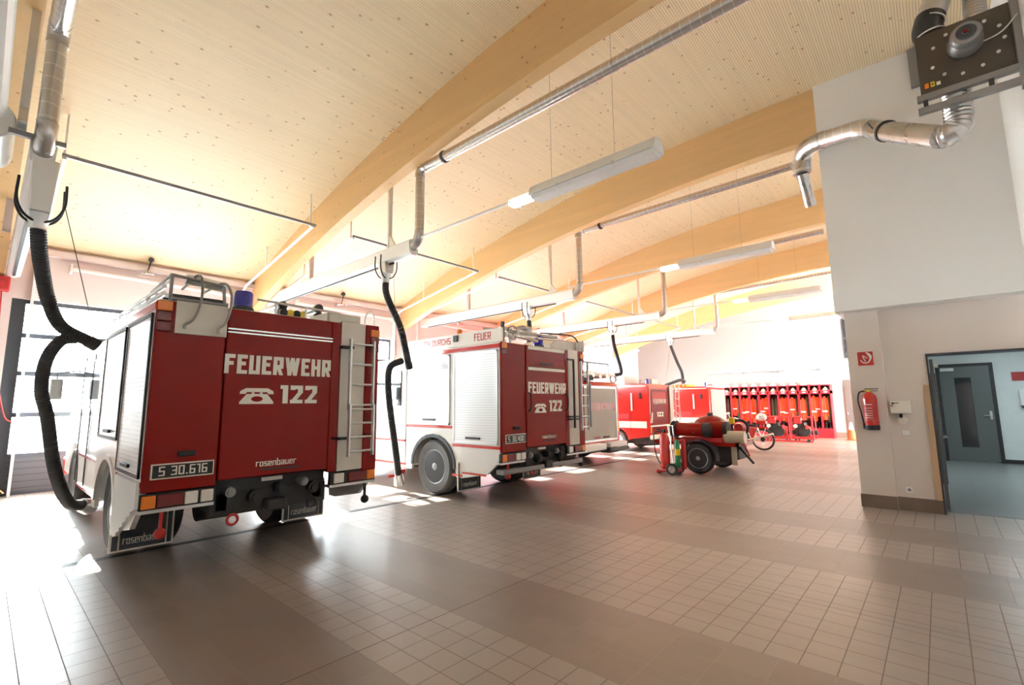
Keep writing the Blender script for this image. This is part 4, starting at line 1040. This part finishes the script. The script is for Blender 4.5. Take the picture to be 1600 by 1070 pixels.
ex = thing('fire_extinguisher', 'red fire extinguisher with black hose hanging on the pier', 'fire extinguisher', (X0-.11, .798, 1.17))
ey, ez, r = .798, 1.18, .09
obj('cylinder', MB().lathe([(r*.96, .0), (r, .02), (r, .45), (r*.9, .50), (r*.5, .545), (r*.3, .56)], (X0-.11, ey, ez), 2, 32), 'red2', ex)
obj('base_ring', MB().lathe([(r*.98, -.015), (r*1.04, 0), (r*1.04, .055), (r, .058)], (X0-.11, ey, ez), 2, 32), 'black', ex)
obj('valve', MB().cyl((X0-.11, ey, ez+.55), (X0-.11, ey, ez+.60), .022, 12).cyl((X0-.11, ey+.0, ez+.575), (X0-.11, ey+.05, ez+.575), .015, 10), 'yellow', ex)
obj('lever', MB().box(X0-.125, X0-.095, ey-.12, ey+.05, ez+.6, ez+.612).box(X0-.12, X0-.1, ey-.11, ey+.02, ez+.57, ez+.58), 'black', ex, bevel=.003)
obj('hose', MB().tube(spline([(X0-.11, ey+.05, ez+.575), (X0-.12, ey+.12, ez+.55), (X0-.12, ey+.145, ez+.42), (X0-.12, ey+.12, ez+.25), (X0-.12, ey+.10, ez+.06)], 8), .011, 10), 'black', ex)
obj('nozzle', MB().cyl((X0-.12, ey+.10, ez+.08), (X0-.12, ey+.095, ez-.0), .016, 12, .02), 'black', ex)
lb = MB()
for i in range(1): pass
obj('instruction_label', MB().lathe([(r+.0012, .12), (r+.0012, .38)], (X0-.11, ey, ez), 2, 32), 'redmat', ex)
for j, zz in enumerate((.36, .31, .27, .235, .20, .165)):
    b = MB(); n0 = 8
    for i in range(n0):
        a0 = PI*(1.18-.36*1) + .36*PI*0
    aa = [PI*(.9+.34*i/7) for i in range(8)]
    vs = [(X0-.11+(r+.002)*math.cos(a), ey+(r+.002)*math.sin(a)*-1, ez+zz+q) for a in aa for q in (0, .009 if j else .016)]
    b.add(vs, [(2*i, 2*i+2, 2*i+3, 2*i+1) for i in range(7)]); obj('label_line', b, 'cream', ex, smooth=0)
obj('wall_hook', MB().box(X0-.02, X0-.001, ey-.03, ey+.03, ez+.4, ez+.52), 'grey', ex)

cb_ = thing('control_box', 'small beige control box with round socket on the pier wall', 'control box', (X0+.0, .445, 1.4))
obj('housing', MB().box(X0-.04, X0+.059, .323, .567, 1.41, 1.6), 'cream', cb_, bevel=.008)
obj('key_switch', MB().cyl((X0-.05, .53, 1.565), (X0-.04, .53, 1.565), .014, 12), 'black', cb_)
obj('name_strip', MB().box(X0-.042, X0-.04, .46, .52, 1.56, 1.575), 'grey', cb_)
obj('warning_dot', MB().cyl((X0-.044, .545, 1.53), (X0-.04, .545, 1.53), .012, 12), 'redmat', cb_)
obj('socket', MB().cyl((X0-.03, .44, 1.31), (X0+.059, .44, 1.31), .055, 22), 'cream', cb_)
obj('plug', MB().cyl((X0-.05, .45, 1.36), (X0-.0, .45, 1.42), .02, 12), 'black', cb_)
for nm_, z, y, lab in (('light_switch', 1.135, .42, 'small white wall switch beneath the control box'), ('wall_socket', .30, .455, 'white wall socket low on the pier wall above the skirting')):
    s_ = thing(nm_, lab, nm_.split('_')[1], (X0+.05, y, z))
    obj('cover_plate', MB().box(X0+.048, X0+.059, y-.042, y+.042, z-.045, z+.04), 'lampoff', s_, bevel=.004)
    obj('insert', MB().cyl((X0+.043, y, z), (X0+.048, y, z), .022, 16) if 'socket' in nm_ else MB().box(X0+.043, X0+.048, y-.025, y+.025, z-.03, z+.025), 'white' if 'switch' in nm_ else 'grey', s_)

# ------------------------------------------------------------------ lockers on the far wall
num = ['rightmost', 'second', 'third', 'fourth', 'fifth', 'sixth', 'seventh', 'eighth', 'ninth', 'tenth', 'eleventh', 'twelfth']
def nth(i): return 'rightmost' if i == 0 else num[i] + ' from the right'
LF = 25.02; LB = GX-.02
ys = [3.84, 4.28, 4.72, 5.20, 5.65, 6.10, 6.55, 7.02, 7.46, 7.92, 8.37, 8.82, 9.27]
ys = [y*.927 for y in ys]
groups = [(0, 3, 'right bank'), (3, 7, 'middle bank'), (7, 12, 'left bank, partly behind the farthest van')]
for a, b_, nm in groups:
    lk = thing('locker_bank', 'red open locker unit on the far wall, %s' % nm, 'locker', ((LF+LB)/2, (ys[a]+ys[b_])/2, 0), 'red open lockers')
    y0, y1 = ys[a], ys[b_]-.015
    obj('plinth', MB().box(LF, LB, y0, y1, 0, .42), 'lockred', lk)
    obj('back_panel', MB().box(LB-.02, LB, y0, y1, .42, 2.36), 'dark', lk)
    obj('top_board', MB().box(LF, LB, y0, y1, 2.32, 2.36), 'lockred', lk)
    obj('shelf', MB().box(LF, LB, y0, y1, 1.95, 2.09), 'lockred', lk)
    for i in range(a, b_+1):
        y = ys[i] if i < b_ else y1
        obj('divider', MB().box(LF, LB-.02, max(y0, y-.03), min(y1, y+.03), .42, 2.32), 'lockred', lk)
    for i in range(a, b_):
        ym = (ys[i]+ys[i+1])/2
        obj('name_card', MB().box(LF-.006, LF, ym-.09, ym+.05, 2.0, 2.04), 'cream', lk)
def helmet(label, loc, grp, mat='helmet'):
    h = thing('helmet', label, 'helmet', loc, grp); x, y, z = loc
    obj('shell', MB().ball((x, y, z+.02), .125, 20, 8, (1.1, .95, 1.0), 0), mat, h)
    obj('brim', MB().lathe([(.12, .0), (.165, .0), (.16, .015), (.12, .03)], (x, y, z), 2, 22), mat, h)
    obj('crest', MB().box(x-.12, x+.1, y-.012, y+.012, z+.1, z+.16), mat, h, bevel=.01)
    return h
h0 = helmet('ivory helmet in the rightmost locker cubby', (LF+.18, 3.764, 2.092), 'helmets inside the locker cubbies')
h1 = helmet('white helmet standing on top of the lockers, rightmost of its row', (LF+.18, 3.764, 2.362), 'helmets on top of the lockers', 'helmetw')
for i in range(1, 12):
    ym = (ys[i]+ys[i+1])/2
    dup(h0, (LF+.18, ym, 2.092), 'ivory helmet inside a locker cubby, %s' % nth(i))
    dup(h1, (LF+.18, ym, 2.362), 'white helmet on top of the lockers, %s in its row' % nth(i))
def garment(name, y, ztop, L, w, mat, label, grp, cat, sl=True):
    g = thing(name, label, cat, (LF+.23, y, ztop-L), grp); x = LF+.23
    b = MB(); n = 16; rings = []
    for t in (0, .06, .14, .35, .6, .85, 1):
        ww = w*(.25+.75*min(1, t/.14)**.7) * (1+.12*t); dd = .09*(.6+.6*t)
        ring = []
        for k in range(n):
            a = 2*PI*k/n; f = 1+.10*math.sin(5*a+3*t+y*7)*t
            ring.append((x+dd*math.sin(a)*f, y+ww/2*math.cos(a)*f, ztop-t*L))
        rings.append(ring)
    vs = [p for r_ in rings for p in r_]; fs = []
    for i in range(len(rings)-1):
        for k in range(n): fs.append((i*n+k, i*n+(k+1) % n, (i+1)*n+(k+1) % n, (i+1)*n+k))
    fs += [tuple(range(n))[::-1], tuple((len(rings)-1)*n+k for k in range(n))]
    b.add(vs, fs); obj('body', b, mat, g)
    if sl:
        for s_ in (-1, 1):
            obj('sleeve', MB().tube(spline([(x, y+s_*w*.38, ztop-.1), (x-.03, y+s_*w*.55, ztop-.3), (x-.05, y+s_*w*.55, ztop-L*.85)], 4), [.055]*4+[.05]*5, 10), mat, g)
        obj('reflective_band', MB().tube([(x, y, ztop-L*.62), (x, y, ztop-L*.62-.05)], .001, 6) if False else MB().box(x-.135, x-.12, y-w*.5, y+w*.5, ztop-L*.66, ztop-L*.60), 'reflect', g)
    return g
rng = random.Random(3)
pattern = ['jt', 'jj', 'jt', 'jt', 'jj', 'tt', 'jj', 'jt', 'jj', 'jt', 't', 'jt']
for i in range(12):
    ya, yb = ys[i]+.05, ys[i+1]-.05
    p = pattern[i]; n = len(p)
    for j, c in enumerate(p[::-1]):
        y = ya+(yb-ya)*(j+.5)/n
        side_ = ('' if n == 1 else (' on the right side' if j == 0 else ' on the left side'))
        if c == 'j': garment('fire_jacket', y, 1.88-rng.uniform(0, .1), rng.uniform(.85, 1.2), .2, 'coat', 'orange jacket hanging%s in the %s locker' % (side_, nth(i)), 'orange jackets in the lockers', 'jacket')
        else: garment('fire_trousers', y, 1.88-rng.uniform(0, .1), rng.uniform(1.0, 1.3), .15, 'coat2', 'olive trousers hanging%s in the %s locker' % (side_, nth(i)), 'olive trousers in the lockers', 'trousers', False)
    bt_ = thing('boots', 'pair of black boots at the bottom of the %s locker' % nth(i), 'boots', (LF+.18, (ya+yb)/2, .42), 'black boots in the lockers')
    for s_ in (-1, 1):
        yy = (ya+yb)/2+s_*.08
        obj('boot', MB().cyl((LF+.23, yy, .5), (LF+.23, yy, .72), .05, 12, .06).box(LF+.06, LF+.28, yy-.045, yy+.045, .42, .5), 'black2', bt_, bevel=.01)

# traffic cone
cn = thing('traffic_cone', 'orange traffic cone with pale top standing beside the far door', 'traffic cone', (24.3, 2.85, 0))
obj('cone', MB().lathe([(.17, .03), (.10, .42), (.095, .43)], (24.3, 2.85, 0), 2, 24), 'coat', cn)
obj('cone_top', MB().lathe([(.095, .43), (.04, .72), (.02, .73)], (24.3, 2.85, 0), 2, 24), 'reflect', cn)
obj('cone_base', MB().box(24.1, 24.5, 2.65, 3.05, 0, .03), 'coat', cn, bevel=.01)

# ------------------------------------------------------------------ hose reel trailer
T = thing('hose_trailer', 'red two-wheeled trailer with hose reels and round tank in front of the vans', 'trailer', (11.8, 4.3, 0))
wheel(T, (11.1, 4.22, .345), .345, .2, 0, 'rim', side=-1, hub=.62, tyre='black')
wheel(T, (12.55, 4.2, .345), .345, .2, 0, 'rim', side=1, hub=.62, tyre='black')
obj('axle', MB().cyl((11.1, 4.22, .345), (12.55, 4.2, .345), .035, 10), 'dark', T)
for x in (11.1, 12.55):
    fn = MB(); pr = [(4.22+.42*math.cos(a), .36+.40*math.sin(a)) for a in [PI*(-.05+1.1*i/16) for i in range(17)]]; pi_ = [(4.22+.39*math.cos(a), .36+.37*math.sin(a)) for a in [PI*(-.05+1.1*i/16) for i in range(16, -1, -1)]]
    fn.prism(pr+pi_, 0, x-.12, x+.12); obj('mudguard', fn, 'black', T)
obj('frame', MB().box(11.25, 11.31, 3.4, 5.4, .62, .7).box(12.35, 12.41, 3.4, 5.4, .62, .7).box(11.25, 12.41, 3.4, 3.46, .62, .7).box(11.25, 12.41, 4.8, 4.86, .62, .7), 'red', T)
obj('drawbar', MB().cyl((11.8, 4.8, .62), (11.8, 6.1, .5), .03, 10).cyl((11.3, 4.85, .64), (11.8, 5.8, .52), .025, 10).cyl((12.35, 4.85, .64), (11.8, 5.8, .52), .025, 10), 'dark', T)
obj('support_box', MB().box(11.3, 12.4, 3.75, 4.7, .66, .8), 'redmat', T, bevel=.02)
# near reel (axis along y)
r1 = obj('hose_drum', MB().cyl((11.15, 4.1, .98), (11.15, 4.72, .98), .155, 28), 'red', T)
for y in (4.72, 4.79): obj('drum_flange', MB().lathe([(.05, 0), (.2, 0), (.2, .015), (.05, .015)], (11.15, y, .98), 1, 28), 'black', r1)
obj('drum_rim', MB().lathe([(.19, 0), (.205, .005), (.205, .02), (.19, .025)], (11.15, 4.81, .98), 1, 28), 'chrome', r1)
obj('drum_end', MB().lathe([(.05, 0), (.16, 0), (.16, .14), (.05, .14)], (11.15, 3.95, .98), 1, 28), 'black', r1)
obj('drum_lock', MB().cyl((10.99, 4.28, .92), (11.0, 4.28, .92), .02, 10), 'dark', r1)
r2 = obj('hose_drum', MB().cyl((11.5, 3.75, .97), (11.5, 4.1, .97), .2, 28), 'red', T)
obj('drum_end', MB().lathe([(.05, 0), (.19, 0), (.19, .1), (.05, .1)], (11.5, 3.66, .97), 1, 28), 'dark', r2)
obj('tank', MB().ball((11.75, 4.15, 1.02), .36, 28, 12, (1.05, 1.1, .78), -.1), 'red', T)
obj('tank_rim', MB().lathe([(.38, 0), (.41, .01), (.41, .03), (.38, .04)], (11.75, 4.15, 1.0), 2, 30), 'red', T)
obj('tank_cap', MB().cyl((11.75, 4.15, 1.29), (11.75, 4.15, 1.36), .07, 16), 'black', T)
obj('lamp', MB().ball((11.4, 4.45, 1.12), .045), 'lenswhite', T)
obj('yellow_valve', MB().box(11.9, 12.0, 3.66, 3.78, 1.1, 1.24), 'yellow', T, bevel=.02)
obj('reel_wheel', MB().tube([(12.1, 3.6+.18*math.cos(a), 1.0+.18*math.sin(a)) for a in [PI*i/10 for i in range(21)]], .03, 8, False), 'black', T)
obj('reel_core', MB().cyl((12.0, 3.6, 1.0), (12.3, 3.6, 1.0), .1, 16), 'redmat', T)
an = obj('silver_canister', MB().lathe([(.13, 0), (.14, .02), (.14, .42), (.1, .46)], (11.45, 3.30, .82), 1, 26), 'stain', T)
obj('canister_lid', MB().lathe([(.02, .46), (.105, .462), (.1, .49), (.02, .49)], (11.45, 3.28, .82), 1, 22), 'platebrown', an)
obj('engine_block', MB().box(11.6, 12.2, 3.5, 4.0, .3, .66), 'dark', T, bevel=.03)
obj('light_panel', MB().cyl((11.5, 3.52, .35), (11.5, 3.58, .35), .001, 4) if False else MB().box(11.44, 11.46, 3.5, 3.62, .2, .62), 'stain', T, bevel=.02)
obj('exhaust_pipe', MB().cyl((11.5, 3.55, .72), (11.2, 3.1, .3), .025, 10), 'black', T)
obj('support_leg', MB().cyl((11.6, 3.4, .7), (11.6, 3.28, .4), .02, 8), 'redmat', T)
obj('ladder_rails', MB().cyl((11.3, 4.75, .65), (11.1, 4.9, 1.9), .001, 4) if False else MB().box(11.24, 11.28, 4.82, 4.86, .66, 1.0), 'redmat', T)

# ------------------------------------------------------------------ extinguisher hand cart in front of the trailer
K = thing('extinguisher_cart', 'wheeled red cylinder hand cart with small grey wheels left of the trailer', 'hand cart', (10.5, 4.7, 0))
obj('cylinder', MB().lathe([(.08, .06), (.11, .1), (.11, .75), (.07, .83), (.03, .86)], (10.62, 4.82, .06), 2, 24), 'red2', K)
obj('valve', MB().cyl((10.62, 4.82, .92), (10.62, 4.82, .99), .04, 12).cyl((10.62, 4.82, .96), (10.55, 5.05, 1.04), .012, 8), 'dark', K)
obj('push_handle', MB().tube(spline([(10.5, 4.58, .2), (10.5, 4.62, .8), (10.5, 4.66, 1.08)], 4), .016, 8).tube([(10.75, 4.62, .2), (10.75, 4.66, 1.08), (10.5, 4.66, 1.08)], .016, 8), 'alu', K)
wheel(K, (10.46, 4.60, .13), .13, .06, 0, 'galv', side=-1, tyre='black')
wheel(K, (10.85, 4.60, .13), .13, .06, 0, 'galv', side=1, tyre='black')
obj('axle', MB().cyl((10.46, 4.6, .13), (10.85, 4.6, .13), .015, 8), 'dark', K)
obj('gas_bottle', MB().lathe([(.04, 0), (.06, .03), (.06, .55), (.03, .62)], (10.62, 4.52, .15), 2, 18), 'green', K)
obj('bottle_label', MB().lathe([(.0605, .28), (.0605, .42)], (10.62, 4.52, .15), 2, 18), 'yellow', K)
obj('gas_bottle', MB().lathe([(.04, 0), (.055, .03), (.055, .6), (.03, .66)], (10.72, 4.42, .12), 2, 18), 'redmat', K)
obj('foot', MB().cyl((10.55, 4.95, .03), (10.7, 4.8, .06), .025, 8).ball((10.55, 4.97, .05), .045), 'redmat', K)
obj('base_plate', MB().box(10.48, 10.84, 4.5, 4.92, .06, .09), 'redmat', K)
hs = obj('hose', MB().tube(spline([(10.62, 4.82, .95), (10.5, 5.0, .9), (10.48, 4.98, .5), (10.52, 4.9, .25), (10.62, 4.75, .15)], 6), .013, 8), 'black', K)

# ------------------------------------------------------------------ motorcycle
m0 = 17.6
MC = thing('motorcycle', 'old red and white motorcycle standing between trailer and lockers', 'motorcycle', (m0, 4.95, 0))
def bikewheel(y, nm):
    b = MB().lathe([(.30, -.045), (.335, -.04), (.36, 0), (.335, .04), (.30, .045)], (m0, y, .36), 0, 36, closed=True)
    w_ = obj('wheel', b, 'black', MC, origin=(m0, y, .36))
    obj('wheel_rim', MB().lathe([(.285, -.03), (.303, -.035), (.303, .035), (.285, .03)], (m0, y, .36), 0, 36, closed=True), 'chrome', w_)
    obj('hub', MB().cyl((m0-.05, y, .36), (m0+.05, y, .36), .07, 18), 'dark', w_)
    for i in range(16):
        a = 2*PI*i/16
        obj('spoke', MB().cyl((m0, y+.06*math.cos(a), .36+.06*math.sin(a)), (m0, y+.29*math.cos(a+.2), .36+.29*math.sin(a+.2)), .003, 4), 'chrome', w_)
bikewheel(4.52, 'rear'); bikewheel(5.72, 'front')
obj('rear_fender', MB().tube([(m0, 4.52+.39*math.cos(a), .36+.39*math.sin(a)) for a in [PI*(.0+.65*i/10) for i in range(11)]], .045, 10), 'red2', MC)
obj('front_fender', MB().tube([(m0, 5.72+.39*math.cos(a), .36+.39*math.sin(a)) for a in [PI*(.1+.8*i/10) for i in range(11)]], .045, 10), 'red2', MC)
fm = MB()
for a, b_ in (((4.52, .36), (4.95, .35)), ((4.95, .35), (5.3, .42)), ((5.3, .42), (5.45, .8)), ((5.45, .8), (4.9, .72)), ((4.9, .72), (4.95, .35)), ((4.52, .36), (4.75, .75)), ((4.75, .75), (4.9, .72)), ((4.9, .72), (5.3, .42))):
    fm.cyl((m0, *a), (m0, *b_), .018, 8)
obj('frame', fm, 'white', MC)
obj('fuel_tank', MB().ball((m0, 5.22, .84), .12, 18, 9, (.9, 2.0, .8), -.8), 'red2', MC)
obj('tank_panel', MB().ball((m0-.03, 5.22, .85), .1, 16, 8, (.9, 1.6, .6), -.8), 'cream', MC)
obj('seat', MB().box(m0-.11, m0+.11, 4.68, 5.0, .78, .86), 'black', MC, bevel=.03)
obj('side_case', MB().prism([(4.95, .72), (4.65, .72), (4.78, .42), (4.85, .42)], 0, m0-.14, m0-.06), 'red2', MC, bevel=.01)
obj('crash_bar', MB().tube(spline([(m0-.16, 4.98, .74), (m0-.18, 4.82, .36), (m0-.18, 4.7, .5), (m0-.16, 4.62, .76)], 5), .014, 8), 'chrome', MC)
obj('crash_bar', MB().tube(spline([(m0-.16, 4.62, .74), (m0-.18, 4.52, .5), (m0-.18, 4.42, .62), (m0-.16, 4.38, .74)], 5), .012, 8), 'chrome', MC)
obj('engine', MB().box(m0-.14, m0+.14, 4.95, 5.25, .3, .55), 'grey', MC, bevel=.03)
cyl_ = MB()
for i in range(7): cyl_.cyl((m0, 5.14+.005*i, .56+.03*i), (m0, 5.142+.005*i, .572+.03*i), .09, 14)
obj('cylinder_fins', cyl_, 'dark', MC)
obj('exhaust_pipe', MB().tube([(m0-.16, 5.1, .3), (m0-.18, 4.8, .38), (m0-.18, 4.15, .56)], [.02, .035, .045], 12), 'chrome', MC)
obj('fork', MB().cyl((m0-.07, 5.72, .36), (m0-.06, 5.48, .98), .02, 8).cyl((m0+.07, 5.72, .36), (m0+.06, 5.48, .98), .02, 8), 'chrome', MC)
obj('handlebar', MB().tube(spline([(m0-.36, 5.38, 1.02), (m0-.2, 5.46, 1.06), (m0, 5.48, 1.0), (m0+.2, 5.46, 1.06), (m0+.36, 5.38, 1.02)], 4), .014, 8), 'chrome', MC)
obj('head_lamp', MB().lathe([(.03, -.1), (.08, -.04), (.09, .03), (.05, .05)], (m0, 5.6, .93), 1, 20), 'chrome', MC)
obj('mirror', MB().cyl((m0-.3, 5.42, 1.05), (m0-.32, 5.48, 1.2), .008, 6).ball((m0-.32, 5.48, 1.22), .05), 'chrome', MC)
obj('luggage_box', MB().box(m0-.14, m0+.14, 4.38, 4.68, .86, .98), 'red2', MC, bevel=.02)
obj('kick_stand', MB().cyl((m0-.08, 4.95, .32), (m0-.2, 5.08, .0), .015, 8), 'dark', MC)
hm = thing('bike_helmet', 'white round helmet lying on the rear box of the motorcycle', 'helmet', (m0, 4.52, .98))
obj('shell', MB().ball((m0, 4.52, 1.1), .14, 22, 12, (1, 1.15, .95), -.85), 'helmetw', hm)
obj('visor', MB().box(m0-.1, m0+.1, 4.62, 4.70, 1.02, 1.05), 'helmetw', hm, bevel=.01)
obj('badge', MB().cyl((m0-.142, 4.53, 1.12), (m0-.138, 4.53, 1.12), .02, 12), 'grey', hm)

# ------------------------------------------------------------------ portable pumps near the lockers
def pump(x, y, L, label, seed):
    r_ = random.Random(seed)
    Pm = thing('portable_pump', label, 'pump', (x, y, 0), 'portable pumps by the lockers')
    y0, y1 = y-L/2, y+L/2
    fr = MB()
    for xx in (x-.3, x+.3):
        fr.cyl((xx, y0, .12), (xx, y1, .12), .03, 8); fr.cyl((xx, y0, .12), (xx, y0+.05, .98), .02, 8); fr.cyl((xx, y1, .12), (xx, y1-.05, .98), .02, 8); fr.cyl((xx, y0+.05, .98), (xx, y1-.05, .98), .02, 8)
    for yy in (y0+.1, y1-.1): fr.cyl((x-.3, yy, .12), (x+.3, yy, .12), .025, 8)
    obj('carrying_frame', fr, 'redmat', Pm)
    each('foot', [MB().cyl((xx, yy, 0), (xx, yy, .1), .035, 10) for xx in (x-.3, x+.3) for yy in (y0+.15, y1-.15)], 'black', Pm)
    obj('fuel_tank', MB().box(x-.28, x+.28, y+.0, y1-.08, .82, 1.02), 'red2', Pm, bevel=.04)
    obj('engine', MB().box(x-.25, x+.2, y-.1, y+L*.35, .2, .75), 'dark', Pm, bevel=.03)
    obj('flywheel_cover', MB().lathe([(.03, -.05), (.2, -.03), (.22, .06), (.1, .08)], (x-.28, y-.08, .42), 0, 24), 'dark', Pm)
    obj('pump_casing', MB().lathe([(.05, 0), (.2, .02), (.22, .15), (.12, .22)], (x-.05, y0+.12, .4), 1, 24), 'red2', Pm)
    obj('suction_inlet', MB().cyl((x-.05, y0-.1, .36), (x-.05, y0+.14, .36), .09, 16), 'black', Pm)
    obj('pressure_outlet', MB().cyl((x-.28, y0+.25, .62), (x-.4, y0+.2, .56), .06, 14), 'redmat', Pm)
    obj('air_filter', MB().cyl((x-.26, y+L*.3, .62), (x-.12, y+L*.3, .62), .08, 16), 'lenswhite', Pm)
    obj('control_panel', MB().prism([(y+.02, .72), (y+.3, .72), (y+.26, .92), (y+.02, .92)], 0, x-.33, x-.25), 'redmat', Pm, bevel=.01)
pump(22.45, 5.15, 1.0, 'red portable pump with white filter, left one in front of the lockers', 1)
pump(22.6, 4.25, .8, 'red and black portable pump, right one in front of the lockers', 2)
bt2 = thing('skid_board', 'low red base board beneath the portable pumps', 'board', (22.5, 4.7, 0))
obj('board', MB().box(22.0, 22.12, 3.85, 5.75, .0, .06), 'redmat', bt2)
obj('wheel', MB().cyl((21.98, 4.0, .06), (22.14, 4.0, .06), .06, 14), 'black', bt2)
